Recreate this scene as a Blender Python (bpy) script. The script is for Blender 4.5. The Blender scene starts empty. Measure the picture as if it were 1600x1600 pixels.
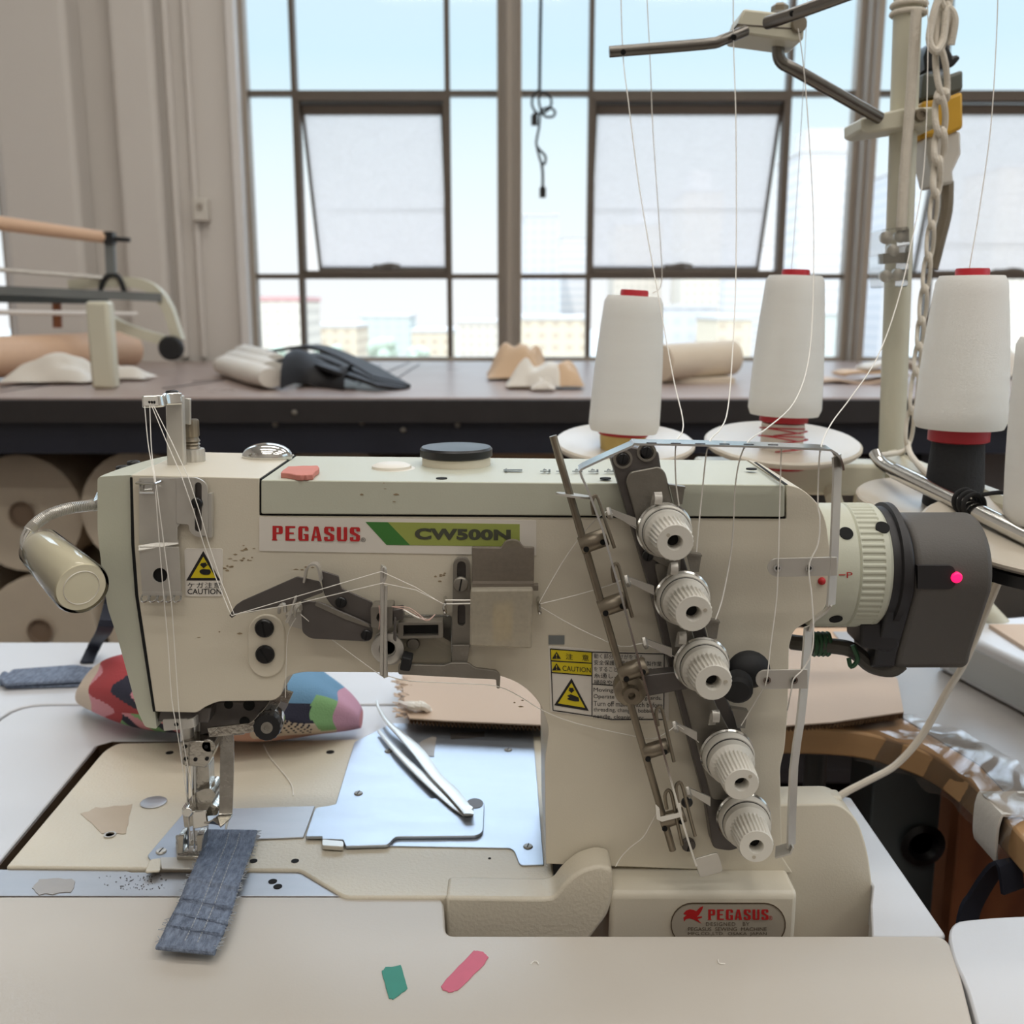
import bpy, bmesh, math, random
from mathutils import Vector as V, Matrix
from mathutils.geometry import tessellate_polygon
R = random.Random(7)
SC = bpy.context.scene
C = SC.collection
PI = math.pi
# ---------------------------------------------------------------- camera geometry (pixel of the 1600 frame -> point of the place)
F = 1600.0
TH = math.atan(0.2)
cT, sT = math.cos(TH), math.sin(TH)
CZ = 1.14
BED = 0.78

def ray(px, py):
    u, v = (px-800)/F, (py-800)/F
    return V((u, cT - v*sT, -sT - v*cT))
def P(px, py, Y):
    r = ray(px, py); p = r*(Y/r.y); p.z += CZ; return p
def H(px, py, z):
    r = ray(px, py); p = r*((z-CZ)/r.z); p.z = z; return p
def S(px, py, Y):
    return Y/ray(px, py).y/F

# ---------------------------------------------------------------- materials
def lin(c):
    return tuple(((x/255)/12.92 if x/255 <= .04045 else ((x/255+.055)/1.055)**2.4) for x in c)
MATS = {}
def mat(name, rgb, rough=.5, metal=0., var=.06, scale=25., bump=0., bscale=300., rvar=.08, coat=0., spec=.5, rgb2=None, stretch=None):
    m = bpy.data.materials.new(name); m.use_nodes = True
    nt = m.node_tree; N, L = nt.nodes, nt.links
    b = N['Principled BSDF']
    c = lin(rgb)
    c2 = lin(rgb2) if rgb2 else None
    tc = N.new('ShaderNodeTexCoord'); mp = N.new('ShaderNodeMapping')
    L.new(tc.outputs['Object'], mp.inputs[0])
    if stretch: mp.inputs['Scale'].default_value = stretch
    no = N.new('ShaderNodeTexNoise'); no.inputs['Scale'].default_value = scale; no.inputs['Detail'].default_value = 5
    L.new(mp.outputs[0], no.inputs['Vector'])
    mx = N.new('ShaderNodeMix'); mx.data_type = 'RGBA'
    lo = c2 or tuple(x*(1-var) for x in c); hi = c if c2 else tuple(min(1, x*(1+var)) for x in c)
    mx.inputs['A'].default_value = (*lo, 1); mx.inputs['B'].default_value = (*hi, 1)
    L.new(no.outputs['Fac'], mx.inputs['Factor']); L.new(mx.outputs['Result'], b.inputs['Base Color'])
    mr = N.new('ShaderNodeMapRange'); mr.inputs['To Min'].default_value = max(.02, rough-rvar); mr.inputs['To Max'].default_value = min(1, rough+rvar)
    L.new(no.outputs['Fac'], mr.inputs['Value']); L.new(mr.outputs[0], b.inputs['Roughness'])
    b.inputs['Metallic'].default_value = metal
    b.inputs['Specular IOR Level'].default_value = spec
    b.inputs['Coat Weight'].default_value = coat
    if bump:
        n2 = N.new('ShaderNodeTexNoise'); n2.inputs['Scale'].default_value = bscale; n2.inputs['Detail'].default_value = 3
        L.new(mp.outputs[0], n2.inputs['Vector'])
        bp = N.new('ShaderNodeBump'); bp.inputs['Strength'].default_value = bump; bp.inputs['Distance'].default_value = .002
        L.new(n2.outputs['Fac'], bp.inputs['Height']); L.new(bp.outputs[0], b.inputs['Normal'])
    MATS[name] = m
    return m
def clear(name, rgb, alpha=.1, gloss=.08, rough=.05, diffuse=None):
    """see-through sheet: transparent + a little gloss (+ milky translucency)"""
    m = bpy.data.materials.new(name); m.use_nodes = True
    nt = m.node_tree; N, L = nt.nodes, nt.links
    for n in list(N): N.remove(n)
    out = N.new('ShaderNodeOutputMaterial')
    t = N.new('ShaderNodeBsdfTransparent'); t.inputs[0].default_value = (*[1-(1-x)*.15 for x in lin(rgb)], 1)
    g = N.new('ShaderNodeBsdfGlossy'); g.inputs['Roughness'].default_value = rough
    fr = N.new('ShaderNodeFresnel'); fr.inputs[0].default_value = 1.35
    ml = N.new('ShaderNodeMath'); ml.operation = 'MULTIPLY'; ml.inputs[1].default_value = gloss*10
    L.new(fr.outputs[0], ml.inputs[0])
    cl = N.new('ShaderNodeClamp'); L.new(ml.outputs[0], cl.inputs[0])
    d = N.new('ShaderNodeBsdfDiffuse'); d.inputs[0].default_value = (*lin(rgb), 1)
    tr = N.new('ShaderNodeBsdfTranslucent'); tr.inputs[0].default_value = (*lin(rgb), 1)
    no = N.new('ShaderNodeTexNoise'); no.inputs['Scale'].default_value = 12; no.inputs['Detail'].default_value = 6
    mr = N.new('ShaderNodeMapRange'); mr.inputs['To Min'].default_value = alpha*.8; mr.inputs['To Max'].default_value = min(1, alpha*1.2)
    L.new(no.outputs['Fac'], mr.inputs['Value'])
    m1 = N.new('ShaderNodeMixShader'); m1.inputs[0].default_value = .5 if diffuse is None else diffuse
    L.new(d.outputs[0], m1.inputs[1]); L.new(tr.outputs[0], m1.inputs[2])
    m2 = N.new('ShaderNodeMixShader'); L.new(mr.outputs[0], m2.inputs[0]); L.new(t.outputs[0], m2.inputs[1]); L.new(m1.outputs[0], m2.inputs[2])
    m3 = N.new('ShaderNodeMixShader'); L.new(cl.outputs[0], m3.inputs[0]); L.new(m2.outputs[0], m3.inputs[1]); L.new(g.outputs[0], m3.inputs[2])
    L.new(m3.outputs[0], out.inputs[0])
    MATS[name] = m
    return m
def wood(name, a, b, scale=6., rough=.5, axis='X', dist=4.):
    m = mat(name, a, rough)
    nt = m.node_tree; N, L = nt.nodes, nt.links
    bs = N['Principled BSDF']
    w = N.new('ShaderNodeTexWave'); w.inputs['Scale'].default_value = scale; w.inputs['Distortion'].default_value = dist
    w.bands_direction = axis; w.inputs['Detail'].default_value = 4; w.inputs['Detail Scale'].default_value = 2
    tc = [n for n in N if n.type == 'TEX_COORD'][0]
    L.new(tc.outputs['Object'], w.inputs['Vector'])
    mx = N.new('ShaderNodeMix'); mx.data_type = 'RGBA'
    mx.inputs['A'].default_value = (*lin(a), 1); mx.inputs['B'].default_value = (*lin(b), 1)
    L.new(w.outputs['Fac'], mx.inputs['Factor']); L.new(mx.outputs['Result'], bs.inputs['Base Color'])
    return m
def weave(name, a, b, scale=900., rough=.9, bump=.4, lines=None):
    m = mat(name, a, rough, rvar=.03, bump=bump, bscale=scale, rgb2=b, scale=60)
    return m
def glow(name, rgb, e):
    m = bpy.data.materials.new(name); m.use_nodes = True
    b = m.node_tree.nodes['Principled BSDF']
    b.inputs['Base Color'].default_value = (*lin(rgb), 1); b.inputs['Emission Color'].default_value = (*lin(rgb), 1)
    b.inputs['Emission Strength'].default_value = e
    MATS[name] = m
    return m

# ---------------------------------------------------------------- mesh builder
WO = {}
def cat(pts, n=4, closed=False):
    """Catmull-Rom smoothing"""
    if n <= 1 or len(pts) < 3: return list(pts)
    out = []; k = len(pts)
    rng = range(k if closed else k-1)
    for i in rng:
        if closed: a, b, c, d = pts[i-1], pts[i], pts[(i+1) % k], pts[(i+2) % k]
        else: a, b, c, d = pts[max(i-1, 0)], pts[i], pts[i+1], pts[min(i+2, k-1)]
        for j in range(n):
            t = j/n
            out.append(.5*((2*b)+(c-a)*t+(2*a-5*b+4*c-d)*t*t+(3*b-a-3*c+d)*t**3))
    if not closed: out.append(pts[-1])
    return out
def rnd(pts, r, n=4):
    """round the corners of a 2D pixel polygon; points may carry their own radius as third value"""
    out = []; k = len(pts)
    for i in range(k):
        p = V(pts[i][:2]); rr = pts[i][2] if len(pts[i]) > 2 else r
        a = V(pts[i-1][:2])-p; b = V(pts[(i+1) % k][:2])-p
        if rr <= 0 or a.length < 1e-9 or b.length < 1e-9: out.append(tuple(p)); continue
        q = min(rr, a.length*.49, b.length*.49)
        s, e = p+a.normalized()*q, p+b.normalized()*q
        for j in range(n+1):
            t = j/n
            out.append(tuple((1-t)**2*s+2*t*(1-t)*p+t*t*e))
    return out
def circ(cx, cy, rx, ry=None, n=20, a0=0., a1=2*PI):
    ry = rx if ry is None else ry
    full = abs(a1-a0-2*PI) < 1e-6
    return [(cx+rx*math.cos(a0+(a1-a0)*i/(n if full else n-1)), cy+ry*math.sin(a0+(a1-a0)*i/(n if full else n-1))) for i in range(n)]
def slot(x0, y0, x1, y1, r, n=8):
    """stadium around the segment (x0,y0)-(x1,y1)"""
    d = math.atan2(y1-y0, x1-x0)
    return circ(x1, y1, r, n=n, a0=d-PI/2, a1=d+PI/2)+circ(x0, y0, r, n=n, a0=d+PI/2, a1=d+3*PI/2)

class MB:
    def __init__(s): s.bm = bmesh.new(); s.mi = 0
    def f(s, vs):
        try:
            fc = s.bm.faces.new(vs); fc.material_index = s.mi; return fc
        except ValueError: return None
    def prism(s, pts, vec, holes=()):
        vec = V(vec)
        loops = [[V(p) for p in pts]]+[[V(p) for p in h] for h in holes]
        A = [[s.bm.verts.new(p) for p in l] for l in loops]
        B = [[s.bm.verts.new(p+vec) for p in l] for l in loops]
        if holes:
            fa = [v for l in A for v in l]; fb = [v for l in B for v in l]
            for t in tessellate_polygon(loops):
                s.f([fa[i] for i in t]); s.f([fb[i] for i in reversed(t)])
        else:
            s.f(A[0]); s.f(B[0][::-1])
        for a, b in zip(A, B):
            for i in range(len(a)):
                j = (i+1) % len(a); s.f([a[i], a[j], b[j], b[i]])
        return s
    def plate(s, px, Y, d, holes=()):
        return s.prism([P(x, y, Y) for x, y in px], (0, d, 0), [[P(x, y, Y) for x, y in h] for h in holes])
    def slab(s, px, z, d, holes=()):
        return s.prism([H(x, y, z) for x, y in px], (0, 0, -d), [[H(x, y, z) for x, y in h] for h in holes])
    def box(s, c, size, rot=None):
        c = V(c); h = V(size)/2
        vs = []
        for x in (-1, 1):
            for y in (-1, 1):
                for z in (-1, 1):
                    p = V((x*h.x, y*h.y, z*h.z))
                    if rot: p = rot @ p
                    vs.append(s.bm.verts.new(c+p))
        for q in ((0,1,3,2),(4,6,7,5),(0,4,5,1),(2,3,7,6),(0,2,6,4),(1,5,7,3)): s.f([vs[i] for i in q])
        return s
    def lathe(s, prof, a, d, seg=32, cap=True, ph=0.):
        """prof: (radius, distance along d[, ridge amount])"""
        a = V(a); d = V(d).normalized()
        u = d.orthogonal().normalized(); w = d.cross(u)
        rings = []
        for p in prof:
            r, t = p[0], p[1]; am = p[2] if len(p) > 2 else 0
            ring = []
            for k in range(seg):
                rr = r*(1-(am if (k % 4) in (0, 1) else 0))
                g = ph+2*PI*k/seg
                ring.append(s.bm.verts.new(a+d*t+u*(rr*math.cos(g))+w*(rr*math.sin(g))))
            rings.append(ring)
        for q0, q1 in zip(rings, rings[1:]):
            for k in range(seg): s.f([q0[k], q0[(k+1) % seg], q1[(k+1) % seg], q1[k]])
        if cap: s.f(rings[0][::-1]); s.f(rings[-1])
        return s
    def cyl(s, a, b, r, r2=None, seg=20):
        a, b = V(a), V(b)
        return s.lathe([(r, 0), (r if r2 is None else r2, (b-a).length)], a, b-a, seg)
    def tube(s, pts, r, seg=8, sm=1, closed=False, rad=None):
        pts = cat([V(p) for p in pts], sm, closed)
        n = len(pts)
        up = None; rings = []
        for i in range(n):
            if closed: t = pts[(i+1) % n]-pts[i-1]
            else: t = pts[min(i+1, n-1)]-pts[max(i-1, 0)]
            if t.length < 1e-9: t = V((0, 0, 1))
            t.normalize()
            if up is None: up = t.orthogonal().normalized()
            up = up-t*up.dot(t)
            if up.length < 1e-6: up = t.orthogonal()
            up.normalize(); w = t.cross(up)
            q = rad(i/(n-1)) if rad else r
            rings.append([s.bm.verts.new(pts[i]+up*(q*math.cos(2*PI*k/seg))+w*(q*math.sin(2*PI*k/seg))) for k in range(seg)])
        for i in range(n if closed else n-1):
            a, b = rings[i], rings[(i+1) % n]
            for k in range(seg): s.f([a[k], a[(k+1) % seg], b[(k+1) % seg], b[k]])
        if not closed: s.f(rings[0][::-1]); s.f(rings[-1])
        return s
    def ribbon(s, pts, w, t, wdir, sm=1):
        """flat strip: width w along wdir, thickness t"""
        pts = cat([V(p) for p in pts], sm); n = len(pts); rings = []
        for i in range(n):
            d = (pts[min(i+1, n-1)]-pts[max(i-1, 0)]).normalized()
            W = V(wdir); W = (W-d*W.dot(d)).normalized(); T = d.cross(W)
            rings.append([s.bm.verts.new(pts[i]+W*(a*w/2)+T*(b*t/2)) for a, b in ((-1,-1),(1,-1),(1,1),(-1,1))])
        for a, b in zip(rings, rings[1:]):
            for k in range(4): s.f([a[k], a[(k+1) % 4], b[(k+1) % 4], b[k]])
        s.f(rings[0][::-1]); s.f(rings[-1])
        return s
    def ball(s, c, r, seg=16, rings=10):
        c = V(c); r = V((r, r, r)) if not hasattr(r, '__len__') else V(r)
        vs = []
        for i in range(1, rings):
            a = PI*i/rings
            vs.append([s.bm.verts.new(c+V((r.x*math.sin(a)*math.cos(2*PI*k/seg), r.y*math.sin(a)*math.sin(2*PI*k/seg), r.z*math.cos(a)))) for k in range(seg)])
        t = s.bm.verts.new(c+V((0, 0, r.z))); b = s.bm.verts.new(c-V((0, 0, r.z)))
        for k in range(seg):
            s.f([t, vs[0][k], vs[0][(k+1) % seg]]); s.f([b, vs[-1][(k+1) % seg], vs[-1][k]])
        for q0, q1 in zip(vs, vs[1:]):
            for k in range(seg): s.f([q0[k], q1[k], q1[(k+1) % seg], q0[(k+1) % seg]])
        return s
    def grid(s, fn, nu, nv, closeu=False):
        g = [[s.bm.verts.new(fn(i/nu, j/nv)) for j in range(nv+1)] for i in range(nu+(0 if closeu else 1))]
        for i in range(nu):
            for j in range(nv):
                k = (i+1) % len(g)
                s.f([g[i][j], g[k][j], g[k][j+1], g[i][j+1]])
        return g
    def build(s, name, m, parent=None, bevel=0., seg=2, ang=35, label=None, cat_=None, group=None, kind=None, solid=0., sub=0):
        bm = s.bm
        bmesh.ops.remove_doubles(bm, verts=bm.verts, dist=1e-7)
        bmesh.ops.recalc_face_normals(bm, faces=bm.faces)
        me = bpy.data.meshes.new(name)
        co = [v.co for v in bm.verts]
        lo = V((min(c.x for c in co), min(c.y for c in co), min(c.z for c in co)))
        hi = V((max(c.x for c in co), max(c.y for c in co), max(c.z for c in co)))
        o = V(((lo.x+hi.x)/2, (lo.y+hi.y)/2, lo.z))
        bmesh.ops.translate(bm, verts=bm.verts, vec=-o)
        bm.to_mesh(me); bm.free()
        for x in (m if isinstance(m, (list, tuple)) else [m]): me.materials.append(MATS[x] if isinstance(x, str) else x)
        for p in me.polygons: p.use_smooth = True
        me.set_sharp_from_angle(angle=math.radians(ang))
        ob = bpy.data.objects.new(name, me); C.objects.link(ob)
        WO[ob.name] = o
        if parent: ob.parent = parent; ob.location = o-WO[parent.name]
        else: ob.location = o
        if solid:
            q = ob.modifiers.new('solid', 'SOLIDIFY'); q.thickness = solid; q.offset = 0
        if bevel:
            q = ob.modifiers.new('bevel', 'BEVEL'); q.width = bevel; q.segments = seg; q.limit_method = 'ANGLE'; q.angle_limit = math.radians(40); q.harden_normals = False
        if sub:
            q = ob.modifiers.new('sub', 'SUBSURF'); q.levels = q.render_levels = sub
        tag(ob, label, cat_, group, kind)
        return ob
def tag(o, label=None, cat_=None, group=None, kind=None):
    if label: o['label'] = label
    if cat_: o['category'] = cat_
    if group: o['group'] = group
    if kind: o['kind'] = kind
    return o
def thing(name, loc, label, cat_, group=None):
    o = bpy.data.objects.new(name, None); C.objects.link(o)
    o.empty_display_size = .02; o.location = V(loc); WO[o.name] = V(loc)
    return tag(o, label, cat_, group)
def text(body, quad, Y, m, parent, name='lettering', fat=0., sp=1., label=None, d=0.):
    """flat printed text fitted into the pixel quad (tl, tr, br, bl) on the plane Y (or a callable px->point)"""
    cu = bpy.data.curves.new('t', 'FONT'); cu.body = body; cu.offset = fat; cu.space_character = sp; cu.resolution_u = 4
    to = bpy.data.objects.new('t', cu); C.objects.link(to)
    bpy.context.view_layer.update()
    me = bpy.data.meshes.new_from_object(to.evaluated_get(bpy.context.evaluated_depsgraph_get()))
    bpy.data.objects.remove(to)
    xs = [v.co.x for v in me.vertices]; ys = [v.co.y for v in me.vertices]
    x0, x1, y0, y1 = min(xs), max(xs), min(ys), max(ys)
    pf = Y if callable(Y) else (lambda x, y: P(x, y, Y))
    if len(quad) == 4 and not hasattr(quad[0], '__len__'):
        a, b, c, e = quad; quad = ((a, b), (c, b), (c, e), (a, e))
    tl, tr, br, bl = [V(q) for q in quad]
    b = MB()
    vs = []
    for v in me.vertices:
        s, t = (v.co.x-x0)/(x1-x0), (v.co.y-y0)/(y1-y0)
        p = (bl*(1-s)+br*s)*(1-t)+(tl*(1-s)+tr*s)*t
        vs.append(b.bm.verts.new(pf(p.x, p.y)))
    for p in me.polygons: b.f([vs[i] for i in p.vertices])
    bpy.data.meshes.remove(me)
    return b.build(name, m, parent, label=label)
# ================================================================ materials used
mat('cream', (214,206,188), .42, var=.05, scale=9, bump=.06, bscale=900)
mat('cream_bed', (214,206,188), .42, var=.04, scale=9, bump=.22, bscale=420)
mat('green_cream', (194,195,178), .45, var=.05, scale=12, bump=.05, bscale=900)
mat('steel', (200,196,188), .34, .5, var=.18, scale=40)
mat('shiny_steel', (176,172,164), .2, 1., var=.3, scale=160, bump=.15, bscale=400)
mat('paper_cream', (214,200,180), .8, var=.06, scale=16)
mat('chrome', (215,214,210), .14, 1., var=.06, scale=30)
mat('dull_steel', (140,135,126), .42, .6, var=.25, scale=60, bump=.1, bscale=500)
mat('dark_steel', (98,93,90), .45, .5, var=.25, scale=60)
mat('bronze_steel', (140,130,114), .38, .75, var=.2, scale=80)
mat('plate_metal', (178,185,194), .38, .85, var=.12, scale=18, stretch=(1, 3, 1), bump=.03, bscale=200)
mat('strip_metal', (178,178,180), .42, .8, var=.14, scale=20, stretch=(1, 4, 1))
mat('black', (20,20,22), .35, var=.3)
mat('black_matte', (16,16,18), .7, var=.3)
mat('shade_black', (10,10,10), .9, var=.2)  # near-black shade put into holes, slots and gaps; also small dark parts
mat('knob_white', (214,210,200), .4, var=.03)
mat('label_white', (222,216,206), .4, var=.02)
mat('plate_grey', (186,178,162), .45, .2, var=.08)
mat('print_red', (186,34,36), .5, var=.05)
mat('print_black', (24,22,24), .5, var=.05)
mat('print_grey', (72,74,60), .5, var=.05)
mat('print_brown', (86,72,56), .5, var=.05)
mat('green_dark', (62,122,54), .45, var=.05)
mat('green_light', (156,166,84), .45, var=.05)
mat('yellow', (214,194,30), .45, var=.03)
mat('white_thread', (238,234,226), .8, var=.04)
mat('pink_thread', (214,180,168), .8, var=.04)
mat('cone_thread', (252,250,245), .85, var=.05, scale=12, bump=.5, bscale=700, stretch=(1, 1, 9), rvar=.03)
mat('cone_red', (176,32,44), .4, var=.06)
mat('cone_white', (226,220,208), .45, var=.03)
mat('cone_yellow', (206,180,110), .5, var=.05)
mat('foam_black', (44,44,46), .9, var=.2, scale=80, bump=.3)
mat('stand_cream', (206,202,182), .4, var=.04)
mat('stand_plastic', (202,192,176), .35, var=.03)
mat('table_white', (208,209,212), .38, var=.03, scale=6, bump=.03, bscale=500)
mat('panel_cream', (194,187,177), .42, var=.04, scale=5, bump=.03, bscale=600)
mat('table_edge', (70,54,38), .5, var=.2)
mat('wall_paint', (212,206,199), .75, var=.03, scale=3, bump=.04, bscale=60)
mat('ceiling_paint', (226,224,218), .8, var=.03)
mat('frame_paint', (158,148,136), .5, var=.08, scale=12)
mat('frame_dark', (96,86,76), .55, var=.12)
mat('jamb_paint', (222,218,214), .5, var=.03)
wood('floor_wood', (84,58,44), (62,42,32), 9, .5, 'X')
mat('plywood', (200,158,112), .5, var=.12, scale=8, stretch=(1, 1, 12))
wood('door_wood', (150,92,56), (128,74,44), 10, .5, 'X')
mat('board_brown', (158,140,132), .30, var=.1, scale=5)
mat('apron_navy', (30,32,44), .5, var=.3, scale=14)
mat('edge_dark', (44,40,40), .5, var=.25)
mat('cardboard', (200,178,158), .75, var=.05, scale=10)
mat('cardboard_edge', (120,92,66), .85, var=.35, scale=260)
mat('roll_cream', (206,192,172), .85, var=.12, scale=14, bump=.2, bscale=90)
mat('roll_grey', (150,148,150), .8, var=.15, scale=14)
mat('roll_core', (132,112,94), .9)
mat('rod_steel', (120,116,110), .3, .9, var=.2)
mat('box_side', (186,190,190), .45, .2, var=.06, scale=10, stretch=(1, 1, 8))
mat('paper_tan', (206,176,144), .75, var=.08, scale=16)
mat('cloth_white', (220,214,204), .85, var=.05, scale=14, bump=.2, bscale=200)
mat('cloth_grey', (180,178,178), .8, var=.06)
mat('cloth_black', (30,28,30), .7, var=.2)
mat('peach_roll', (216,180,150), .6, var=.06, scale=20, stretch=(1, 6, 6))
mat('rubber', (26,26,28), .6, var=.2)
mat('grey_metal', (122,126,126), .5, .3, var=.1)
mat('slate', (92,100,102), .5, .2, var=.15)
mat('motor_grey', (84,80,76), .55, var=.06, bump=.12, bscale=900)
mat('motor_black', (36,34,36), .5, var=.15)
mat('cable_grey', (72,68,62), .6, var=.2)
mat('wire_green', (44,84,56), .5, var=.2)
mat('cord_white', (214,202,184), .6, var=.05)
mat('rope_white', (216,208,194), .85, var=.08, scale=120, bump=.4, bscale=500)
mat('tool_grey', (90,92,84), .5, var=.1)
mat('tool_yellow', (206,158,44), .45, var=.06)
mat('tool_white', (206,200,190), .45, var=.06)
mat('box_white', (216,218,222), .42, .1, var=.05, scale=10, stretch=(1, 6, 1))
mat('denim', (158,172,194), .9, rgb2=(34,44,68), scale=420, bump=.8, bscale=1100, rvar=.03, stretch=(1, .3, 1))
mat('denim_edge', (166,170,176), .95, var=.2, scale=300)
mat('denim_dark', (42,46,62), .9, var=.2, scale=80, bump=.4, bscale=900)
mat('strap_navy', (30,34,48), .8, var=.2, scale=200)
mat('fab_pink', (206,142,150), .85, var=.06, bump=.3, bscale=700)
mat('fab_red', (166,62,66), .85, var=.08, bump=.3, bscale=700)
mat('fab_navy', (40,40,58), .85, var=.12, bump=.3, bscale=700)
mat('fab_blue', (104,146,178), .85, var=.06, bump=.3, bscale=700)
mat('fab_green', (132,176,120), .85, var=.06, bump=.3, bscale=700)
mat('fab_mauve', (196,150,172), .85, var=.06, bump=.3, bscale=700)
mat('fab_cream', (206,190,172), .85, var=.06, bump=.3, bscale=700)
mat('fab_tan', (196,152,134), .85, var=.06, bump=.3, bscale=700)
mat('tape_teal', (66,142,128), .75, var=.08, scale=140)
mat('tape_pink', (206,110,132), .75, var=.08, scale=140)
mat('scrap_pink', (204,132,120), .85, var=.12, scale=80)
mat('tape_brown', (190,172,148), .3, var=.08, scale=60)
mat('tape_residue', (150,132,104), .6, var=.2, scale=300)
mat('tape_grey', (158,152,146), .35, var=.1, scale=90)
mat('lamp_plastic', (222,214,186), .25, var=.04, coat=.4)
mat('tweezer', (206,204,198), .32, .7, var=.06)
mat('outlet', (210,204,194), .5, var=.03)
mat('asphalt', (150,148,140), .9, var=.08, scale=.05)
clear('pane_glass', (235,245,250), .012, .03)
clear('pane_dusty', (200,193,188), .50, .03, .3, .75)
clear('film', (225,215,205), .14, .14, .12)
clear('clear_plastic', (235,232,220), .12, .12, .08)
clear('frosted', (214,206,188), .62, .04, .3, .35)
clear('smoky', (146,136,124), .74, .05, .2, .3)
glow('led', (255,20,90), 1.6)
glow('fill_glow', (255,244,226), 3.0)

# ================================================================ the room
XL, XR, YB, YW, ZC = -2.35, 3.2, -2.6, 3.40, 3.55
SILL, WTOP = .96, 3.25
def struct(b, name, m, parent=None, **k):
    return b.build(name, m, parent, kind=None if parent else 'structure', **k)
struct(MB().box(((XL+XR)/2, (YB+YW)/2, -.05), (XR-XL+.6, YW-YB+.6, .1)), 'floor', 'floor_wood')
struct(MB().box(((XL+XR)/2, (YB+YW)/2, ZC+.05), (XR-XL+.6, YW-YB+.6, .1)), 'ceiling', 'ceiling_paint')
def wx(px): return P(px, 400, YW).x
B0, B1, B2, B3 = (wx(-330), wx(8)), (wx(386), wx(786)), (wx(806), wx(1334)), (wx(1354), wx(1880))
def rectxz(x0, x1, z0, z1, y): return [V((x0, y, z0)), V((x1, y, z0)), V((x1, y, z1)), V((x0, y, z1))]
b = MB().prism(rectxz(XL-.25, XR+.25, 0, ZC, YW), (0, .22, 0), [rectxz(B1[0]-.02, B3[1]+.02, SILL, WTOP, YW), rectxz(B0[0], B0[1], SILL, WTOP, YW)])
struct(b, 'wall_back', 'wall_paint')
def rectyz(y0, y1, z0, z1, x): return [V((x, y0, z0)), V((x, y1, z0)), V((x, y1, z1)), V((x, y0, z1))]
struct(MB().prism(rectyz(YB, YW, 0, ZC, XL), (-.22, 0, 0)), 'wall_left', 'wall_paint')
struct(MB().prism(rectyz(YB, YW, 0, ZC, XR), (.22, 0, 0), [rectyz(-.9, 1.5, 1.2, 2.8, XR)]), 'wall_right', 'wall_paint')
struct(MB().prism(rectxz(XL-.25, XR+.25, 0, ZC, YB), (0, -.22, 0)), 'wall_front', 'wall_paint')
# shallow piers on the wall beside the window
def wp(px): return P(px, 300, YW).x
b = MB(); q0, q1 = P(10, 400, YW-.12).x, P(122, 300, YW-.12).x; b.box(((q0+q1)/2, YW-.06, ZC/2), (q1-q0, .12, ZC)); struct(b, 'trim_1', 'wall_paint', bevel=.02, seg=4)
b = MB(); b.box(((wp(196)+wp(262))/2, YW-.03, ZC/2), (wp(262)-wp(196), .06, ZC)); struct(b, 'trim_2', 'wall_paint', bevel=.02, seg=4)
# steel window: three bays
def frame_bar(b, x0, x1, z0, z1, d=.05, y=YW+.05): b.box(((x0+x1)/2, y, (z0+z1)/2), (x1-x0, d, z1-z0))
zh1, zh2 = P(600, 147, YW+.05).z, P(600, 432, YW+.05).z
zstep = zh1-zh2
zs = [zh2, zh1, zh1+zstep, zh1+2*zstep]
BW = .018
def bay(n, x0, x1, v0, v1, tilt):
    b = MB()
    frame_bar(b, x0, x0+BW, SILL, WTOP); frame_bar(b, x1-BW, x1, SILL, WTOP)
    frame_bar(b, x0+BW, x1-BW, SILL, SILL+BW); frame_bar(b, x0+BW, x1-BW, WTOP-BW, WTOP)
    w = struct(b, 'window_%d' % n, 'frame_paint')
    for v in (v0, v1):
        b = MB(); frame_bar(b, v-.008, v+.008, SILL+BW, WTOP-BW, .04); b.build('muntin', 'frame_dark', w)
    for z in zs:
        if z < WTOP-.05:
            b = MB(); frame_bar(b, x0+BW, x1-BW, z-.008, z+.008, .036); b.build('muntin', 'frame_dark', w)
    lev = [SILL+BW]+[z for z in zs if z < WTOP-.05]+[WTOP-BW]
    cols = [x0+BW, v0, v1, x1-BW]
    for i in range(3):
        for j in range(len(lev)-1):
            if i == 1 and j == 1: continue
            b = MB(); b.box(((cols[i]+cols[i+1])/2, YW+.055, (lev[j]+lev[j+1])/2), (cols[i+1]-cols[i], .004, lev[j+1]-lev[j]))
            b.build('pane', 'pane_glass', w)
    # top-hung sash standing open outwards
    za, zb = zh2+.012, zh1-.012
    b = MB(); frame_bar(b, v0+.008, v1-.008, zb-.012, zb+.004, .05); frame_bar(b, v0+.006, v0+.014, za, zb, .045); frame_bar(b, v1-.014, v1-.006, za, zb, .045)
    frame_bar(b, v0+.008, v1-.008, za-.006, za+.006, .045); b.build('sash_surround', 'frame_dark', w)
    top = V(((v0+v1)/2, YW+.06, zb-.02)); rot = Matrix.Rotation(math.radians(tilt), 3, 'X')
    hh, ww = zb-.02-za+.034, (v1-v0)-.03
    b = MB()
    for c, sz in (((0, 0, -.012), (ww, .022, .030)), ((0, 0, -hh+.008), (ww, .022, .016)), ((-ww/2+.004, 0, -hh/2), (.008, .022, hh)), ((ww/2-.004, 0, -hh/2), (.008, .022, hh))):
        b.box(top+rot @ V(c), sz, rot)
    sf = b.build('sash_frame', 'frame_dark', w)
    MB().box(top+rot @ V((0, 0, -hh/2)), (ww-.02, .004, hh-.02), rot).build('sash_pane', 'pane_dusty', sf, label='dusty hazy pane')
    b = MB(); q = top+rot @ V((0, -.02, -hh+.02)); b.box(q, (.07, .012, .02), rot); b.tube([q+V((-.02, -.01, 0)), q+V((.02, -.02, .01)), q+V((.06, -.015, .004))], .006, 6, 3)
    b.build('sash_handle', 'frame_dark', sf)
    return w
def vx(px, py=300): return P(px, py, YW+.05).x
bay(1, *B1, vx(467), vx(701), 24)
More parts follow.
